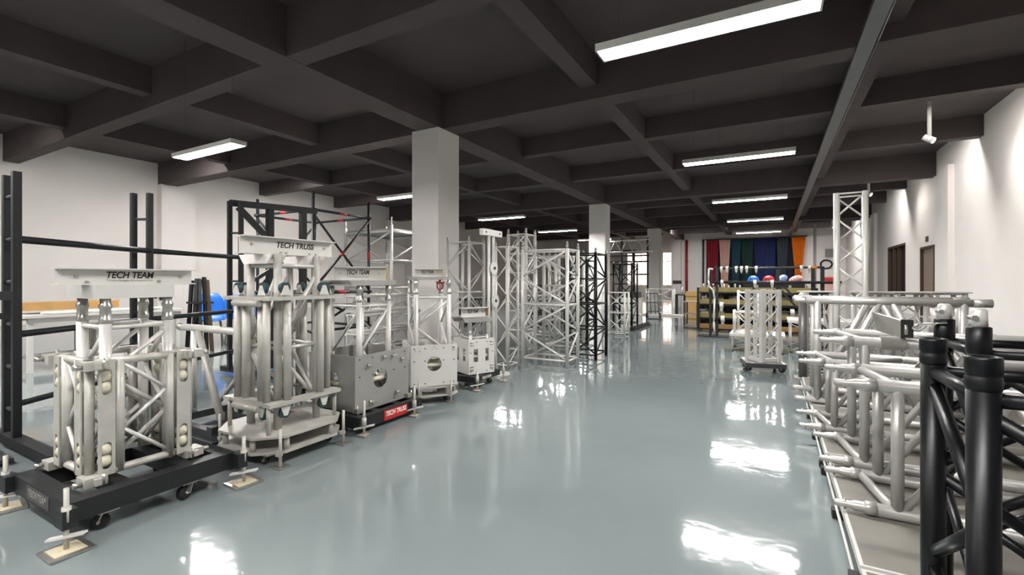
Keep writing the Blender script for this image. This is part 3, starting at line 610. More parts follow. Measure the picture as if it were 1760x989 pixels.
for (a, b_) in ((0, 1), (1, 2)):
    for z, r_ in ((1.365, 0.024), (0.75, 0.022), (0.3, 0.02)):
        MB().tube(L3(fr_posts[a][1], z), L3(fr_posts[b_][1], z), r_).obj('pipe', 'dark', t)
MB().bar(L3((-5.3, 0.2), 1.0), L3(fr_posts[0][1], 1.0), 0.05, 0.055).obj('cross_beam', 'dark', t)
MB().bar(L3((-5.3, 0.2), 0.86), L3(fr_posts[0][0], 0.86), 0.04, 0.04).obj('cross_beam', 'dark', t)
for p in ((-5.37, 3.53), (-5.25, 3.9)): MB().box(L3(p, 1.0), (0.07, 0.07, 1.96)).obj('post', 'dark', t)
MB().bar(L3((-5.5, 3.12), 2.0), L3((-5.19, 4.06), 2.0), 0.06, 0.07).obj('head_beam', 'dark', t)
MB().bar(L3((-5.47, 3.2), 1.96), L3((-5.38, 3.5), 1.62), 0.04, 0.07).obj('corner_brace', 'dark', t)
MB().bar(L3((-5.38, 3.18), 1.0), L3((-5.25, 3.9), 1.5), 0.035, 0.04).obj('corner_brace', 'dark', t)
MB().box((0.2, -0.9, 0.03), (0.9, 0.55, 0.02)).obj('base_plate', 'dgrey', t)

t = thing('scaffold_tower', 'black tube scaffold tower with red bands and crossed braces', 'scaffold', (-6.93, 5.37, 0))
P4 = [(0.71, -0.57), (0.71, 0.57), (-0.71, 0.57), (-0.71, -0.57)]
for x, y in P4:
    c = MB().tube((x, y, 0.0), (x, y, 2.48), 0.024).obj('standard', 'dark', t)
    for z in (0.3, 0.9, 2.2): MB().tube((x, y, z - 0.02), (x, y, z + 0.02), 0.055, 12).obj('rosette', 'dark', c)
    MB().tube((x, y, 1.46), (x, y, 1.6), 0.0255).obj('red_band', 'red', c)
for i in range(4):
    a, b_ = P4[i], P4[(i + 1) % 4]
    for z in (0.3, 0.9, 2.2):
        c = MB().tube((*a, z), (*b_, z), 0.021).obj('ledger', 'dark', t)
        m_ = Vector(((a[0] + b_[0]) / 2, (a[1] + b_[1]) / 2, z)); d = (Vector((*b_, z)) - Vector((*a, z))).normalized() * 0.07
        if z > 0.5: MB().tube(m_ - d, m_ + d, 0.0225).obj('red_band', 'red', c)
    for s in (0, 1):
        p, q = (a, b_) if s else (b_, a)
        if i in (0, 2): 
            c = MB().tube((*p, 0.95), (*q, 2.14), 0.02).obj('brace', 'dark', t) if s else MB().tube((*p, 0.95), (*q, 2.14), 0.02).obj('brace', 'dark', t)
c0 = Vector((0.71, 0, 1.545)); MB().tube(c0 + Vector((0.0, -0.05, -0.04)), c0 + Vector((0, 0.05, 0.04)), 0.0225).obj('red_band', 'red', t)
for k in (1, -1): MB().tube((0.71, -0.57 * k, 0.34), (0.71, 0.57 * k, 0.86), 0.02).obj('brace', 'dark', t)

t = thing('scaffold_tower', 'silver tube scaffold tower between the black scaffold and the pillar', 'scaffold', (-7.25, 7.5, 0))
P4 = [(0.65, -0.6), (0.65, 0.6), (-0.65, 0.6), (-0.65, -0.6)]
for x, y in P4:
    c = MB().tube((x, y, 0.0), (x, y, 2.2), 0.03).obj('standard', 'alu', t); MB().tube((x, y, 2.2), (x, y, 2.36), 0.012, 8).obj('spigot', 'zinc', c)
for i in range(4):
    a, b_ = P4[i], P4[(i + 1) % 4]
    for z in (0.4, 0.95, 1.5, 2.08): MB().tube((*a, z), (*b_, z), 0.022).obj('ledger', 'alub', t)
    MB().tube((*a, 1.5), (*b_, 2.08), 0.018).obj('brace', 'alu', t); MB().tube((*b_, 0.4), (*a, 0.95), 0.018).obj('brace', 'alu', t)
MB().box((0, 0, 2.12), (1.3, 1.2, 0.035)).obj('platform', 'sheet', t)
def lying(name, lb, cat, x0, y0, z0, L, s, rc, rb, m, rz, group):
    t = thing(name, lb, cat, (x0, y0, z0), rz, group)
    C = [(a * s / 2, s / 2 + rc + b_ * s / 2) for a, b_ in ((-1, -1), (1, -1), (1, 1), (-1, 1))]
    for x, z in C: MB().tube((x, 0, z), (x, L, z), rc, 10).obj('chord', m, t)
    n = round(L / s)
    for i in range(4):
        a, b_ = C[i], C[(i + 1) % 4]
        for k in range(n):
            p, q = (a, b_) if k % 2 else (b_, a)
            MB().tube((p[0], L * k / n, p[1]), (q[0], L * (k + 1) / n, q[1]), rb, 6).obj('brace', m, t)
        for yy in (0.02, L - 0.02): MB().tube((a[0], yy, a[1]), (b_[0], yy, b_[1]), rb, 6).obj('rung', m, t)
    return t
LG = 'trusses stacked behind the sleeve blocks'
for k, (x, lb) in enumerate(((-5.6, 'lowest silver truss lying in the stack behind the box blocks'), (-5.57, 'middle silver truss lying in the stack behind the box blocks'), (-5.62, 'topmost silver truss lying in the stack behind the box blocks'))):
    lying('lying_truss', lb, 'truss', x, 5.0, 0.002 + k * 0.292, 1.5, 0.24, 0.024, 0.009, 'alu', R(3), LG)
for k in range(2): lying('lying_truss', ('lower', 'upper')[k] + ' black truss of the pair lying left of the nearest pillar', 'truss', -6.6 + 0.02 * k, 8.9, 0.002 + k * 0.332, 1.6, 0.28, 0.024, 0.01, 'dark', R(2), LG)
for k in range(3): lying('lying_truss', ('lowest', 'middle', 'topmost')[k] + ' black truss of the pile behind the tall silver towers', 'truss', -4.9 + 0.015 * k, 9.6, 0.002 + k * 0.332, 1.6, 0.28, 0.024, 0.01, 'dark', R(-2), LG)

t = thing('work_table', 'long white table under the tan board at the far left', 'table', (-7.95, 2.8, 0))
MB().box((0, 0, 0.665), (0.7, 1.7, 0.03)).obj('top', 'white', t); MB().box((0.33, 0, 0.62), (0.03, 1.62, 0.06)).box((-0.33, 0, 0.62), (0.03, 1.62, 0.06)).obj('apron', 'sheet', t)
for x in (-0.3, 0.3):
    for y in (-0.78, 0.78): MB().box((x, y, 0.325), (0.05, 0.05, 0.65)).obj('leg', 'white', t)
MB().box((0, 0, 0.15), (0.6, 1.5, 0.02)).obj('shelf', 'sheet', t)
o = tag(MB().box((0, 0, 0.05), (0.3, 0.95, 0.1)).obj('wood_board', 'wood'), 'thick tan wooden board lying on the long white table', 'board'); o.location = (-8.05, 2.5, 0.725)
for k in range(3):
    o = tag(MB().tube((0, -0.6, 0.02), (0, 0.62, 0.02), 0.02).obj('metal_tube', 'alub'), ('front', 'middle', 'back')[k] + ' one of three silver tubes on the long white table', 'tube', 'silver tubes on the white table'); o.location = (-7.68 - k * 0.05, 2.75, 0.681)
for i, (x, y) in enumerate(((-0.05, 0.0), (0.08, 0.05), (-0.02, 0.14), (0.1, 0.16))):
    o = tag(MB().lathe([(0.04, 0), (0.045, 0.01), (0.035, 0.02), (0.035, 0.28), (0.045, 0.29), (0.045, 0.31), (0.02, 0.315)]).obj('steel_cylinder', 'zinc'), ('front left', 'front right', 'back left', 'back right')[i] + ' one of four upright steel cylinders on the table shelf', 'cylinder', 'steel cylinders under the table'); o.location = (-7.9 + x, 2.55 + y, 0.162)
t = thing('hub_fitting', 'black finned hub fitting standing on the table end', 'fitting', (-7.75, 3.4, 0.681))
MB().box((0, 0, 0.1), (0.05, 0.05, 0.2)).obj('stand', 'white', t)
for i in range(8):
    a = i * PI / 4; MB().bar((0.03, 0, 0.24), (0.03, 0.11 * math.cos(a), 0.24 + 0.11 * math.sin(a)), 0.03, 0.03).obj('fin', 'dark', t)
t = thing('storage_box', 'pale box on the floor under the long white table', 'box', (-7.4, 2.55, 0)); MB().box((0, 0, 0.1), (0.3, 0.45, 0.2)).obj('body', 'pillar', t); MB().tube((0.151, 0, 0.1), (0.156, 0, 0.1), 0.03, 14).obj('finger_hole', 'dark', t)
def chair(lb, x, y):
    t = thing('shell_chair', lb, 'chair', (x, y, 0), R(-25), 'blue shell chairs')
    n = 9; sh = MB()
    for th_ in (0.0,):
        V = []; 
        for j in range(9):
            u_ = j / 8
            if u_ < 0.5: c = (0.22 - 0.8 * u_, 0.44 - 0.02 * math.sin(u_ * 6)); wd = 0.2
            else: c = (-0.18 - 0.07 * (u_ - 0.5) * 2, 0.44 + (u_ - 0.5) * 0.88); wd = 0.2 - 0.09 * max(0, (u_ - 0.8) / 0.2) ** 2
            for i in range(n):
                s_ = -1 + 2 * i / (n - 1); V.append((c[0] + (0.03 * s_ * s_ if u_ >= 0.5 else 0), s_ * wd, c[1] + (0.03 * s_ * s_ if u_ < 0.5 else 0)))
        k = len(V); V += [(a + 0.008, b_, c - 0.008) for a, b_, c in V]
        F = [(j * n + i, j * n + i + 1, (j + 1) * n + i + 1, (j + 1) * n + i) for j in range(8) for i in range(n - 1)]
        F += [tuple(k + q for q in reversed(f)) for f in F]
        edge = [i for i in range(n)] + [j * n + n - 1 for j in range(1, 9)] + [8 * n + i for i in range(n - 2, -1, -1)] + [j * n for j in range(7, 0, -1)]
        F += [(edge[q], edge[(q + 1) % len(edge)], k + edge[(q + 1) % len(edge)], k + edge[q]) for q in range(len(edge))]
        sh.add(V, F, True)
    sh.obj('shell', 'blue', t)
    for sx, sy in ((1, 1), (1, -1), (-1, 1), (-1, -1)): MB().tube((sx * 0.12 - 0.02, sy * 0.13, 0.42), (sx * 0.2 - 0.02, sy * 0.17, 0.0), 0.011, 8).obj('leg', 'zinc', t)
chair('blue plastic shell chair closest to the dark bundle', -8.15, 4.32); chair('second blue shell chair, right of the one by the bundle', -8.3, 4.84)
chair('third blue shell chair, seen behind the tall beige sleeve block', -8.4, 5.4)
t = thing('pole_bundle', 'bundle of dark folded poles standing by the blue chairs', 'poles', (-7.82, 3.98, 0))
for i in range(9):
    a = i / 8; x, y = -0.16 + 0.32 * a, rnd.uniform(-0.08, 0.08)
    MB().bar((x * 1.5, y * 1.4, 0.0), (x * 0.8, y, rnd.uniform(1.08, 1.16)), 0.035, 0.05).obj('pole', ('dgrey', 'dark', 'frame')[i % 3], t)
MB().box((0, 0, 0.75), (0.33, 0.24, 0.03)).obj('strap', 'dark', t)

# ------------------------------------------------------------------ middle of the hall beyond the aisle
t = thing('truss_dolly', 'flat wheeled dolly under the standing truss in the aisle', 'dolly', (-0.1, 6.47, 0), R(12))
MB().box((0, 0, 0.105), (0.42, 0.4, 0.02)).obj('board', 'sheet', t); MB().box((0, -0.2, 0.085), (0.42, 0.02, 0.05)).box((-0.21, 0, 0.085), (0.02, 0.4, 0.05)).obj('edge_rail', 'dgrey', t)
for sx in (-1, 1):
    for sy in (-1, 1): caster(t, sx * 0.16, sy * 0.14, 0.094, 0.034, rnd.uniform(0, 6))
t = thing('truss_section', 'bare aluminium truss section standing upright on the aisle dolly', 'truss', (-0.1, 6.47, 0.117), R(43), 'standing aluminium truss sections')
hs = 0.118
for sx in (-1, 1):
    for sy in (-1, 1): MB().box((sx * hs, sy * hs, 0.435), (0.046, 0.046, 0.87)).obj('chord', 'alu', t)
for s in (-1, 1):
    for i in range(4):
        for k in (-1, 1): MB().tube((hs * k, s * hs, 0.04 + i * 0.2), (-hs * k, s * hs, 0.24 + i * 0.2), 0.008, 6).obj('brace', 'alub', t)
    for z in (0.025, 0.84): MB().box((0, s * hs, z), (2 * hs, 0.02, 0.04)).obj('end_rail', 'alub', t); MB().box((s * hs, 0, z), (0.02, 2 * hs, 0.04)).obj('end_rail', 'alub', t)
    p = MB().plate(rect(-0.03, 0.03, 0.0, 0.87), [circ(0, 0.08 + 0.1 * i, 0.014, 10) for i in range(8)], 0.01, lambda a, b_, c: (s * (hs - 0.01) + c, a, b_)).obj('pierced_strip', 'alub', t)
def riser(lb, x0, x1, y0, y1, zt):
    t = thing('stage_riser', lb, 'stage platform', ((x0 + x1) / 2, (y0 + y1) / 2, 0), 0, 'low white stage platforms'); hx, hy = (x1 - x0) / 2, (y1 - y0) / 2
    MB().box((0, 0, zt - 0.02), (2 * hx, 2 * hy, 0.04)).obj('deck', 'white', t)
    for sx in (-1, 1):
        for sy in (-1, 1):
            c = MB().tube((sx * (hx - 0.04), sy * (hy - 0.03), 0.01), (sx * (hx - 0.04), sy * (hy - 0.03), zt - 0.04), 0.012, 8).obj('leg', 'alu', t)
            MB().tube((sx * (hx - 0.04), sy * (hy - 0.03), 0.0), (sx * (hx - 0.04), sy * (hy - 0.03), 0.014), 0.02, 8).obj('rubber_foot', 'rubber', c)
    for sy in (-1, 1):
        for k in (-1, 1): MB().tube((-k * (hx - 0.04), sy * (hy - 0.03) + k * 0.012, 0.03), (k * (hx - 0.04), sy * (hy - 0.03) + k * 0.012, zt - 0.06), 0.008, 6).obj('cross_brace', 'alu', t)
riser('low white platform with crossed legs behind the aisle dolly', -0.58, 0.17, 7.95, 8.6, 0.275)
riser('taller white platform at the end of the truss-loaded decks', 0.21, 1.25, 8.25, 9.0, 0.49)
def xframe(lb, x0, x1, y, z0, h, n):
    t = thing('lattice_frame', lb, 'frame', ((x0 + x1) / 2, y, z0), 0, 'white lattice frames'); hx = (x1 - x0) / 2
    for s in (-1, 1):
        for yy in (-0.1, 0.1): MB().tube((s * hx, yy, 0), (s * hx, yy, h), 0.014, 8).obj('post', 'white', t)
    for i in range(n + 1):
        z = 0.014 + (h - 0.05) * i / n
        for yy in (-0.1, 0.1): MB().tube((-hx, yy, z), (hx, yy, z), 0.012, 8).obj('rail', 'white', t)
    for i in range(n):
        z0_, z1_ = 0.02 + (h - 0.06) * i / n, 0.02 + (h - 0.06) * (i + 1) / n
        for k in (-1, 1): MB().tube((-hx * k, -0.1, z0_), (hx * k, -0.1, z1_), 0.008, 6).obj('cross_brace', 'alub', t)
xframe('short white lattice frame standing on the low white platform', -0.52, -0.2, 8.1, 0.277, 0.36, 1)
xframe('taller white lattice frame behind the short one on the low platform', -0.48, -0.2, 8.42, 0.277, 0.66, 2)

# black goal frame in front of the racks
t = thing('black_goal_frame', 'black pipe frame with white clamps in front of the storage racks', 'frame', (-0.15, 9.9, 0))
def LX(x): return x + 0.15
for dx in (-0.06, 0.06):
    for dy in (-0.06, 0.06): MB().box((LX(-1.0) + dx, dy, 0.68), (0.035, 0.035, 1.34)).obj('post', 'dark', t)
for i in range(8): MB().bar((LX(-1.06), -0.06, 0.08 + i * 0.17), (LX(-0.94), -0.06, 0.2 + i * 0.17), 0.02, 0.02).obj('brace', 'dark', t)
MB().box((LX(-1.0), 0, 0.01), (0.55, 0.4, 0.02)).obj('foot_plate', 'dark', t)
for x in (0.09, 0.64, 0.78): MB().box((LX(x), 0.02, 0.67), (0.06, 0.06, 1.34)).obj('post', 'dark', t)
MB().box((LX(0.7), 0.02, 0.01), (0.4, 0.4, 0.02)).obj('foot_plate', 'dark', t)
for x0, x1, y, z, r_ in ((-1.0, 0.8, -0.02, 1.33, 0.02), (-1.0, 1.05, -0.09, 1.06, 0.026), (-1.0, 0.8, -0.1, 0.62, 0.02), (-1.0, 0.7, -0.1, 0.36, 0.02), (0.0, 0.78, -0.06, 0.52, 0.016)):
    MB().tube((LX(x0), y, z), (LX(x1), y, z), r_).obj('pipe', 'dgrey' if z > 1.3 else 'dark', t)
for d in (-0.05, 0.05): MB().bar((LX(0.1) + d, -0.04, 1.04), (LX(0.55) + d, -0.04, 0.46), 0.03, 0.035).obj('brace', 'dark', t)
for i in range(5): MB().box((LX(0.17 + i * 0.085), -0.04, 0.95 - i * 0.11), (0.1, 0.02, 0.02)).obj('brace_rung', 'dark', t)
MB().tube((LX(0.62), -0.02, 1.33), (LX(0.7), -0.02, 1.33), 0.022).obj('orange_band', 'orange', t)
o = tag(MB().path([(0.02, 0, 1.31), (-0.05, -0.02, 1.33), (-0.06, -0.03, 1.1), (-0.04, -0.03, 0.98), (0.03, -0.02, 0.9), (0.05, -0.02, 0.75), (0.04, -0.02, 0.3), (0.05, -0.02, 0.1)], 0.018, 8).obj('white_strap', 'white'), 'white strap hanging down the black frame post beside the storage rack', 'strap')
o.location = (-1.02, 9.745, 0)
def clamp(lb, x, y, z, s=1.0, group='white pipe clamps on the black frame', m='white'):
    t = thing('pipe_clamp', lb, 'clamp', (x, y, z), 0, group)
    MB().ring((0, 0, 0), 0.0275, 0.04 * s, 0.045 * s).obj('jaw', m, t); MB().box((0, -0.01 * s, -0.055 * s), (0.035 * s, 0.04 * s, 0.04 * s)).tube((0, -0.01 * s, -0.07 * s), (0, -0.01 * s, -0.1 * s), 0.009 * s, 6).obj('bolt_lug', 'zinc', t)
for i, x in enumerate((-0.86, -0.76, -0.6, -0.51, -0.42, -0.26, 0.46, 0.58)):
    clamp('white clamp on the top pipe of the black frame, %s from the strap' % ('first second third fourth fifth sixth seventh eighth'.split()[i]), x, 9.88, 1.33)
for i, x in enumerate((-0.84, -0.28, 0.0)):
    clamp('white clamp on the second pipe of the black frame, %s from the strap' % ('first second third'.split()[i]), x, 9.81, 1.06, 1.15)
for i, (x, z) in enumerate(((-0.83, 0.36), (-0.62, 0.36), (-0.85, 0.62), (0.32, 0.52))):
    clamp('large white clamp low on the black frame, %s' % ('under the strap', 'beside the lattice frames', 'on the middle pipe', 'right of the aisle dolly')[i], x, 9.8 + (0.04 if z == 0.52 else 0), z, 1.45)

# storage racks with timber shelves
t = thing('storage_rack', 'black storage rack with yellowish timber shelves behind the black frame', 'rack', (-0.33, 11.3, 0))
for x in (-1.1, 0.0, 1.1):
    for y in (-0.28, 0.28): MB().box((x, y, 0.47), (0.05, 0.05, 0.94)).obj('post', 'dark', t)
for z, m_ in ((0.06, 'wood'), (0.3, 'olive'), (0.6, 'olive'), (0.86, 'olive')):
    for sx in (-1, 1): MB().box((sx * 0.55, 0, z), (1.04, 0.5, 0.018)).box((sx * 0.55, -0.255, z + 0.03), (1.04, 0.016, 0.11)).obj('shelf', m_, t)
    MB().box((0, -0.27, z - 0.03), (2.2, 0.02, 0.03)).obj('beam', 'dark', t)
MB().box((0, 0.29, 0.5), (2.2, 0.01, 0.8)).obj('back_panel', 'dark', t)
names = ('far left', 'left', 'mid left', 'middle', 'mid right', 'right', 'far right')
for z, zn in ((0.309, 'third'), (0.609, 'second')):
    for i in range(7):
        x = -1.3 + i * 0.3 + rnd.uniform(-0.04, 0.04)
        t = thing('shelf_fitting', 'white metal fitting on the %s shelf from the top, %s' % (zn, names[i]), 'fitting', (x, 11.3 + rnd.uniform(-0.04, 0.04), z + 0.002), rnd.uniform(0, 3), 'metal fittings on the storage rack')
        MB().box((0, 0, 0.045), (0.16, 0.11, 0.09)).obj('body', 'white', t); MB().tube((-0.11, 0.02, 0.115), (0.11, 0.02, 0.115), 0.03, 10).obj('pipe_end', 'zinc', t); MB().tube((0.03, -0.03, 0.09), (0.03, -0.03, 0.17), 0.012, 8).obj('bolt', 'zinc', t)
for i in range(5):
    x = (-1.3, -1.1, -0.88, -0.66, 0.67)[i]
    t = thing('metal_bracket', 'pale bracket on the top shelf of the storage rack, %s' % ('far left', 'left', 'mid left', 'next to the blue helmet', 'right of the checked cloth')[i], 'bracket', (x, 11.22 + (i % 2) * 0.06, 0.872), rnd.uniform(-0.4, 0.4), 'brackets on the top shelf')
    MB().box((0, 0, 0.03), (0.15, 0.07, 0.06)).obj('base', 'white', t); MB().tube((-0.05, 0, 0.06), (-0.05, 0, 0.15), 0.018, 8).obj('stud', 'alub', t); MB().tube((0.05, 0, 0.06), (0.05, 0, 0.12), 0.018, 8).obj('stud', 'alub', t)
t = thing('long_case', 'long black case on top of the storage rack under the hard hats', 'case', (0.02, 11.3, 0.871))
MB().box((0, 0, 0.085), (1.12, 0.36, 0.165)).obj('body', 'dark', t); MB().box((-0.3, -0.185, 0.1), (0.05, 0.012, 0.05)).obj('latch', 'zinc', t); MB().box((0.3, -0.185, 0.1), (0.05, 0.012, 0.05)).obj('latch', 'zinc', t)
def helmet(lb, x, y, z, m, s=1.0):
    t = thing('helmet', lb, 'helmet', (x, y, z), 0, 'hard hats on the rack')
    MB().lathe([(0.125 * s, 0.02), (0.122 * s, 0.06), (0.11 * s, 0.1), (0.08 * s, 0.135), (0.04 * s, 0.152), (0.005, 0.156)], n=20).obj('shell', m, t)
    MB().lathe([(0.15 * s, 0.012), (0.155 * s, 0.018), (0.125 * s, 0.03)], n=20).obj('brim', m, t)
    MB().lathe([(0.11 * s, 0.0), (0.115 * s, 0.012), (0.1 * s, 0.014)], n=18).obj('headband', 'dark', t)
helmet('blue hard hat on the rack behind the black pipe', -0.355, 11.3, 1.042, 'blue', 0.92); helmet('red hard hat on the rack behind the black pipe', -0.065, 11.3, 1.042, 'red', 0.92)
def cloth(name, lb, x, y, z, r, m):
    b_ = MB().ball((0, 0, r[2]), r, 18, 12); b_.v = [(a + 0.02 * math.sin(9 * b2 + 14 * c), b2 + 0.02 * math.sin(11 * a), max(0.0, c + 0.02 * math.sin(13 * a + 5 * b2))) for a, b2, c in b_.v]
    o = tag(b_.obj(name, m), lb, 'bag'); o.location = (x, y, z)
cloth('cloth_bag', 'pale blue patterned cloth bag on the rack beside the red helmet', 0.175, 11.3, 1.044, (0.09, 0.1, 0.085), 'bag')
cloth('cloth_bag', 'pink checked cloth bag on the right end of the rack', 0.41, 11.3, 1.044, (0.125, 0.1, 0.075), 'bagp')
t = thing('side_bench', 'small grey two-shelf metal bench at the left end of the storage rack', 'bench', (-1.64, 11.6, 0))
for x in (-0.14, 0.14):
    for y in (-0.2, 0.2): MB().box((x, y, 0.3), (0.03, 0.03, 0.6)).obj('leg', 'dgrey', t)
for z in (0.04, 0.32, 0.6): MB().box((0, 0, z), (0.33, 0.46, 0.02)).obj('shelf', 'sheet', t)
t = thing('wooden_crate', 'tan wooden crate standing behind the small metal bench', 'crate', (-1.75, 13.6, 0))
MB().box((0, 0, 0.4), (0.6, 0.5, 0.8)).obj('body', 'wood', t); MB().box((0, -0.26, 0.7), (0.62, 0.02, 0.06)).obj('batten', 'olive', t); MB().box((0, -0.26, 0.1), (0.62, 0.02, 0.06)).obj('batten', 'olive', t)
t = thing('tool_stand', 'small black machine stand near the white pilaster down the aisle', 'stand', (-2.63, 16.1, 0))
MB().box((0, 0, 0.62), (0.36, 0.36, 0.04)).obj('top', 'dark', t)
for x in (-0.14, 0.14):
    for y in (-0.14, 0.14): MB().box((x, y, 0.3), (0.06, 0.06, 0.6)).obj('leg', 'dark', t)
MB().box((0, 0, 0.67), (0.2, 0.2, 0.06)).tube((0, 0, 0.7), (0.05, 0, 0.86), 0.025, 8).obj('vice', 'zinc', t)
# ------------------------------------------------------------------ back of the hall: curtains, pipes, wall fittings
def curtain(lb, xa, xb, xc, xd, m, y=34.7, z0=0.25, z1=3.86, folds=5, name='curtain'):
    n, k = 40, 10; V = []
    for side in (0, 0.02):
        for j in range(k + 1):
            f_ = j / k; l = xa + (xc - xa) * min(1, f_ * 1.4); r_ = xb + (xd - xb) * min(1, f_ * 1.4); z = z1 + (z0 - z1) * f_
            for i in range(n + 1):
                s_ = i / n; V.append((l + (r_ - l) * s_, y + 0.05 * math.sin(s_ * folds * 2 * PI) + side, z))
    N = (n + 1) * (k + 1); F = []
    for j in range(k):
        for i in range(n):
            a = j * (n + 1) + i; F.append((a, a + 1, a + n + 2, a + n + 1)); F.append((N + a, N + a + n + 1, N + a + n + 2, N + a + 1))
    e = [i for i in range(n + 1)] + [j * (n + 1) + n for j in range(1, k + 1)] + [k * (n + 1) + i for i in range(n - 1, -1, -1)] + [j * (n + 1) for j in range(k - 1, 0, -1)]
    F += [(e[q], N + e[q], N + e[(q + 1) % len(e)], e[(q + 1) % len(e)]) for q in range(len(e))]
    o = MB().add(V, F, True).obj(name, m); tag(o, lb, 'curtain', 'drapes hung across the back wall'); return o
curtain('black backdrop cloth hanging behind the coloured drapes', -4.0, 1.25, -4.0, 1.25, 'dnavy', y=34.9, folds=14, name='backdrop_cloth')
curtain('dark red drape at the end of the row', -3.97, -3.2, -3.9, -3.3, 'crimson')
curtain('dusty pink drape narrowing downwards, beside the red one', -3.16, -2.45, -3.05, -2.6, 'pink')
curtain('teal blue drape beside the pink one', -2.42, -1.82, -2.35, -1.95, 'teal')
curtain('dark green drape between the teal and navy ones', -1.8, -1.1, -1.7, -1.2, 'green')
curtain('wide navy blue drape in the middle of the row', -1.05, 0.2, -0.95, 0.15, 'navy', folds=8)
curtain('slate grey drape narrowing downwards, left of the orange one', 0.24, 0.92, 0.36, 0.75, 'slate')
curtain('bright orange drape narrowing downwards', 1.08, 1.86, 1.28, 1.62, 'orange')
t = thing('curtain_rail', 'long dark rail that the coloured drapes hang from', 'rail', (-1.1, 34.75, 3.9)); MB().tube((-2.95, 0, 0), (3.05, 0, 0), 0.025).obj('rail', 'dark', t)
for x in (-2.9, 0, 3.0): MB().box((x, 0.12, 0.02), (0.04, 0.24, 0.04)).obj('wall_bracket', 'dark', t)
t = thing('red_pipe', 'dark red fire pipe running up the back wall', 'pipe', (-5.3, 34.88, 0)); MB().tube((0, 0, 0.02), (0, 0, 3.95), 0.09, 14).obj('riser', 'dred', t)
for z in (1.0, 2.4): MB().tube((0, 0, z), (0, 0, z + 0.12), 0.11, 14).obj('coupling', 'dred', t)
t = thing('drain_pipe', 'thin dark pipe on the back wall beside the red drape', 'pipe', (-4.2, 34.9, 0)); MB().tube((0, 0, 0.02), (0, 0, 3.95), 0.06, 12).obj('riser', 'dgrey', t)
MB().tube((0, 0, 2.2), (0, 0, 2.3), 0.075, 12).obj('joint', 'dgrey', t)
t = thing('white_mast', 'tall thin white pole before the back wall, right of the orange drape', 'pole', (1.75, 26.0, 0)); MB().tube((0, 0, 0.03), (0, 0, 3.75), 0.06, 10).obj('pole', 'white', t); MB().box((0, 0, 0.015), (0.4, 0.4, 0.03)).obj('base', 'white', t)
t = thing('cable_coil', 'dark ring of coiled cable hanging on the back wall', 'cable', (2.95, 34.93, 2.1))
MB().path([(0.3 * math.cos(a), 0, 0.26 * math.sin(a)) for a in [i * 2 * PI / 20 for i in range(21)]], 0.045).obj('coil', 'rubber', t); MB().tube((0, 0.07, 0.3), (0, -0.03, 0.3), 0.02, 8).obj('hook', 'zinc', t)
t = thing('junction_box', 'grey electrical box on the back wall above the cable ring', 'box', (3.15, 34.92, 2.8)); MB().box((0, 0, 0), (0.5, 0.14, 0.5)).obj('body', 'tray', t); MB().box((0, -0.075, 0), (0.42, 0.01, 0.42)).obj('door', 'tray', t)
t = thing('red_crate', 'pink red crate low before the back wall behind the lattice tower', 'crate', (1.9, 21.0, 0)); MB().box((0, 0, 0.62), (0.55, 0.5, 1.24)).obj('body', 'pink', t); MB().box((0, -0.26, 1.1), (0.5, 0.02, 0.2)).obj('panel', 'red', t)

# ------------------------------------------------------------------ right side: low decks carrying truss pieces
ZD = 0.1
def deckp(lb, y0, y1):
    t = thing('stage_deck', lb, 'stage deck', (1.45, (y0 + y1) / 2, 0), 0, 'low decks along the right'); hy = (y1 - y0) / 2
    MB().box((0, 0, 0.09), (2.34, 2 * hy - 0.02, 0.018)).obj('board', 'deck', t)
    f = MB()
    for s in (-1, 1): f.box((s * 1.175, 0, 0.085), (0.012, 2 * hy, 0.03)); f.box((0, s * (hy - 0.006), 0.085), (2.34, 0.012, 0.03))
    f.obj('edge_frame', 'alub', t)
    for x in (-1.19, 1.13):
        MB().tube((x, -hy + 0.03, 0.03), (x, hy - 0.03, 0.062), 0.006, 8).obj('leg_rail', 'alub', t); MB().tube((x + 0.02, -hy + 0.03, 0.062), (x + 0.02, hy - 0.03, 0.03), 0.006, 8).obj('leg_rail', 'alub', t)
        for y in (-hy + 0.05, 0.0, hy - 0.05): MB().box((x + 0.01, y, 0.02), (0.055, 0.05, 0.04)).obj('foot_block', 'rubber', t)
deckp('nearest low deck, under the black truss towers', 0.5, 2.0); deckp('middle low deck, under the nearest silver trusses', 2.02, 3.22); deckp('third low deck, under the rear silver trusses', 3.24, 4.44); deckp('farthest low deck, under the biggest silver truss', 4.46, 5.66)
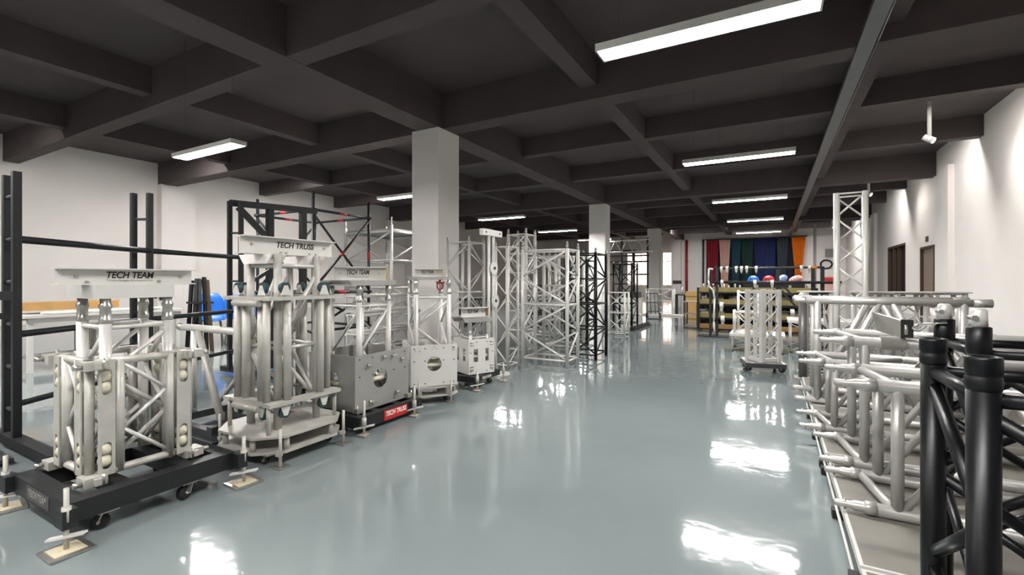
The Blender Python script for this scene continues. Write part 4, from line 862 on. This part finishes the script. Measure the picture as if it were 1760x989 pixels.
def xtruss(lb, x0, x1, ya, yb, z0, z1, r, m='alur', vx=(0.2, 1.0), split=True):
    r0 = r; t = thing('box_truss', lb, 'truss', (x0, (ya + yb) / 2, z0 - r), 0, 'silver trusses lying across the low decks'); O = Vector(t.location)
    P = lambda x, y, z: Vector((x, y, z)) - O
    for y in (ya, yb):
        for z in (z0, z1):
            c = MB().tube(P(x0 + 0.15, y, z), P(x1, y, z), r, 14).obj('chord', m, t)
            n_ = MB(); q = P(x0, y, z)
            n_.lathe([(r * 1.07, 0.15), (r * 1.07, 0.115), (r * 0.95, 0.11), (r * 0.8, 0.105), (r * 0.8, 0.075), (r * 0.55, 0.06), (r * 0.55, 0.01), (r * 0.4, 0.0)], q, 'x', 14)
            s = n_.obj('coupler_spigot', 'alur', c)
            MB().tube(P(x0 + 0.04, y, z - r * 0.9), P(x0 + 0.04, y, z + r * 0.9), 0.005, 8).obj('pin', 'zinc', s)
    for x in vx:
        for y in (ya, yb): MB().tube(P(x0 + x, y, z0), P(x0 + x, y, z1), r * 0.85, 12).obj('upright', m, t)
    for z in (z0, z1):
        MB().tube(P(x0 + vx[0] - 0.07, yb, z), P(x0 + vx[0], ya, z), r * 0.75, 12).obj('end_brace', m, t)
        x = x0 + vx[0]; k = 0
        while x + 0.42 < x1 and z == z1:
            MB().tube(P(x, ya if k % 2 == 0 else yb, z), P(x + 0.42, yb if k % 2 == 0 else ya, z), r * 0.6, 10).obj('top_brace', m, t); x += 0.42; k += 1
    for y in (ya, yb):
        xs = x0 + vx[0] + 0.02; st = (z1 - z0) * 0.62; k = 0
        while xs + st < x1:
            a, b_ = (z0 + r * 0.6, z1 - r * 0.6) if k % 2 == 0 else (z1 - r * 0.6, z0 + r * 0.6)
            MB().tube(P(xs, y, a), P(xs + st, y, b_), r * 0.62, 12).obj('brace', m, t); xs += st; k += 1
    return t
xtruss('nearest silver box truss across the decks, behind the tall black towers', 0.235, 2.1, 2.47, 2.88, 0.13, 0.655, 0.027, vx=(0.22, 1.5))
xtruss('second silver box truss across the decks, with the clamp on it', 0.225, 2.1, 3.05, 3.5, 0.13, 0.775, 0.027, vx=(0.2, 1.5))
xtruss('third silver box truss, low between the clamp truss and the biggest one', 0.155, 2.1, 3.68, 4.05, 0.13, 0.56, 0.024, vx=(0.2, 1.5))
# the biggest truss: a wide frame with V braces
t = thing('box_truss', 'biggest silver truss frame with V braces, highest on the decks', 'truss', (0.17, 4.72, ZD), 0, 'silver trusses lying across the low decks')
O = Vector(t.location); P = lambda x, y, z: Vector((x, y, z)) - O
for y in (4.5, 4.94):
    for z in (0.13, 0.935):
        c = MB().tube(P(0.24, y, z), P(1.28, y, z), 0.027, 14).obj('chord', 'alur', t)
        MB().lathe([(0.018, 0), (0.021, 0.02), (0.021, 0.07), (0.028, 0.075)], P(0.16, y, z), 'x', 14).obj('coupler_spigot', 'alur', c)
        MB().tube(P(1.25, y, z), P(1.35, y, z), 0.03, 14).obj('socket', 'alur', c)
    for x in (0.32, 1.2): MB().tube(P(x, y, 0.13), P(x, y, 0.935), 0.027, 14).obj('upright', 'alur', t)
    for x0_, x1_ in ((0.72, 0.36), (0.8, 1.16)): MB().tube(P(x0_, y, 0.92), P(x1_, y, 0.15), 0.024, 12).obj('v_brace', 'alur', t)
for x in (0.32, 1.2):
    for z in (0.13, 0.935): MB().tube(P(x, 4.5, z), P(x, 4.94, z), 0.02, 12).obj('cross_tube', 'alur', t)
MB().tube(P(0.32, 4.5, 0.5), P(1.2, 4.5, 0.5), 0.02, 12).obj('mid_rail', 'alur', t)
# clamp on the second truss
t = thing('hook_clamp', 'galvanised angle clamp with a black pad on the second silver truss', 'clamp', (0.54, 3.05, 0.775))
MB().ring((0, 0, 0), 0.0285, 0.036, 0.1).obj('collar', 'zinc', t)
MB().add([(-0.07, 0.09, 0.155), (0.03, -0.02, 0.12), (0.03, -0.02, 0.03), (-0.05, 0.09, 0.055), (-0.07, 0.095, 0.155), (0.03, -0.015, 0.125), (0.03, -0.015, 0.03), (-0.05, 0.095, 0.055)], [(0, 1, 2, 3), (7, 6, 5, 4), (0, 4, 5, 1), (1, 5, 6, 2), (2, 6, 7, 3), (3, 7, 4, 0)]).obj('angle_plate', 'zinc', t)
MB().box((0.055, -0.015, 0.08), (0.05, 0.025, 0.09)).obj('pad', 'rubber', t); MB().tube((0.05, -0.03, 0.05), (0.05, -0.03, 0.1), 0.008, 8).obj('screw', 'zinc', t)
# standing trusses behind the decks and the tall lattice tower
def sq_truss(lb, cx, cy, s, h, rc, rb, seg, m, mbr=None, rz=0.0, cap=False, group='square lattice sections by the right wall'):
    t = thing('truss_section', lb, 'truss', (cx, cy, 0), rz, group); truss(t, s, s, h, rc, rb, seg, m, 0.01, rung_every=0, mbr=mbr, foot=0.02)
    MB().box((0, 0, 0.006), (s + 0.1, s + 0.1, 0.012)).obj('base_plate', 'alu', t)
    if cap: MB().box((0, 0, h + 0.017), (s + 0.09, s + 0.09, 0.012)).obj('top_plate', 'white', t)
    return t
sq_truss('tall cream lattice tower rising above the silver trusses', 0.705, 5.88, 0.235, 1.98, 0.027, 0.009, 0.235, 'white', rz=R(-7))
for i, (x, y, mb_) in enumerate(((0.45, 6.5, 'dark'), (0.95, 6.45, None), (1.3, 6.6, None), (1.65, 6.75, None))):
    sq_truss('capped square truss standing behind the big silver truss, %s' % ('the one with dark braces', 'next to the tall lattice tower', 'second from the wall', 'closest to the right wall')[i], x, y, 0.24, 0.95, 0.025, 0.009, 0.24, 'white', mb_, R(8), True)
t = thing('grey_column', 'plain grey upright tube column at the corner of the decks', 'column', (0.30, 6.15, 0)); MB().tube((0, 0, 0.012), (0, 0, 0.86), 0.042, 16).obj('tube', 'tray', t); MB().box((0, 0, 0.006), (0.16, 0.16, 0.012)).obj('base_plate', 'sheet', t)
t = thing('ball_corner', 'white corner fitting on top of the grey column', 'fitting', (0.30, 6.15, 0.863)); MB().ball((0, 0, 0.05), 0.05, 14, 10).obj('ball', 'white', t)
for a in range(4): MB().tube((0.03 * math.cos(a * PI / 2), 0.03 * math.sin(a * PI / 2), 0.05), (0.085 * math.cos(a * PI / 2), 0.085 * math.sin(a * PI / 2), 0.05), 0.02, 10).obj('stub', 'white', t)
t = thing('sleeve_fitting', 'pale truss corner fitting near the right wall behind the black towers', 'fitting', (1.3, 5.25, 0.101))
MB().box((0, 0, 0.31), (0.3, 0.25, 0.62)).obj('body', 'white', t)
for x in (-0.08, 0.08): MB().tube((x, 0, 0.62), (x, 0, 0.76), 0.035, 14).obj('socket', 'alub', t)
MB().tube((0.0, -0.14, 0.56), (0.03, -0.13, 0.5), 0.02, 8).obj('red_knob', 'red', t)
# black truss towers closest to the viewer
BG = 'glossy black truss towers in front'
def btower(lb, x0, y0, s, zt, tops, seg, d2=None):
    t = thing('black_tower', lb, 'truss', (x0 + s / 2, y0 + s / 2, ZD + 0.002), 0, BG); h = s / 2; H_ = zt - ZD - 0.002; r = 0.0215
    Cn = [(-h, -h), (h, -h), (h, h), (-h, h)]
    for i, (x, y) in enumerate(Cn):
        c = MB().tube((x, y, 0.0), (x, y, H_ - 0.05), r, 20).obj('chord', 'black', t)
        k = tops[i]
        if k == 's':     # open socket with rings
            MB().lathe([(r * 1.0, H_ - 0.055), (r * 1.08, H_ - 0.05), (r * 1.08, H_ - 0.034), (r * 1.02, H_ - 0.032), (r * 1.02, H_ - 0.028), (r * 1.08, H_ - 0.026), (r * 1.08, H_ - 0.004), (r * 1.06, H_), (r * 0.8, H_), (r * 0.8, H_ - 0.04)], (x, y, 0), n=24).obj('socket', 'black', c)
        else:            # wide collar with a silver spigot
            MB().lathe([(r * 1.0, H_ - 0.075), (r * 1.2, H_ - 0.065), (r * 1.2, H_), (r * 1.0, H_ + 0.002)], (x, y, 0), n=24).obj('collar', 'black', c)
            sp = MB().lathe([(r * 0.85, H_), (r * 0.78, H_ + 0.045), (r * 0.5, H_ + 0.05)], (x, y, 0), n=20).obj('spigot', 'alub', c)
            MB().tube((x - 0.012, y - r, H_ + 0.025), (x - 0.012, y + r, H_ + 0.025), 0.007, 10).obj('pin', 'zinc', sp)
    n = int((H_ - 0.13) / seg); zs = [H_ - 0.085 - i * seg for i in range(n + 1)]
    for i in range(4):
        a, b_ = Cn[i], Cn[(i + 1) % 4]
        if i in (1, 3): a, b_ = b_, a
        if i == 3: a, b_ = Cn[3], Cn[0]
        MB().tube((*a, zs[0] + 0.015), (*b_, zs[0] + 0.015), 0.0125, 12).obj('rung', 'black', t); MB().tube((*a, 0.03), (*b_, 0.03), 0.0125, 12).obj('rung', 'black', t)
        for k in range(n):
            p, q = (a, b_) if k % 2 == 0 else (b_, a)
            MB().tube((*p, zs[k] - 0.008), (*q, zs[k + 1] + 0.008), 0.0125, 12).obj('brace', 'black', t)
    return t
btower('glossy black truss tower with open sockets, its two chords fully in view', 0.30, 1.035, 0.27, 0.976, 'ssss', 0.19)
btower('black truss tower with silver spigots, behind the open-socket one', 0.475, 1.67, 0.28, 0.976, 'pppp', 0.21)
btower('black truss tower cut by the picture edge, only one chord showing', 0.315, 0.58, 0.27, 0.976, 'ssss', 0.19)
t = thing('locking_pin', 'wire locking clip on the rear black collar', 'clip', (0.435, 1.95, 0.955), R(-30))
MB().path([(0, -0.012, 0.0), (-0.02, -0.012, -0.02), (-0.035, -0.012, -0.01), (-0.02, -0.012, 0.004), (0.05, -0.012, 0.012)], 0.003, 6).obj('wire', 'zinc', t); MB().tube((0.02, -0.02, 0.006), (0.02, 0.01, 0.006), 0.005, 8).obj('pin', 'zinc', t)
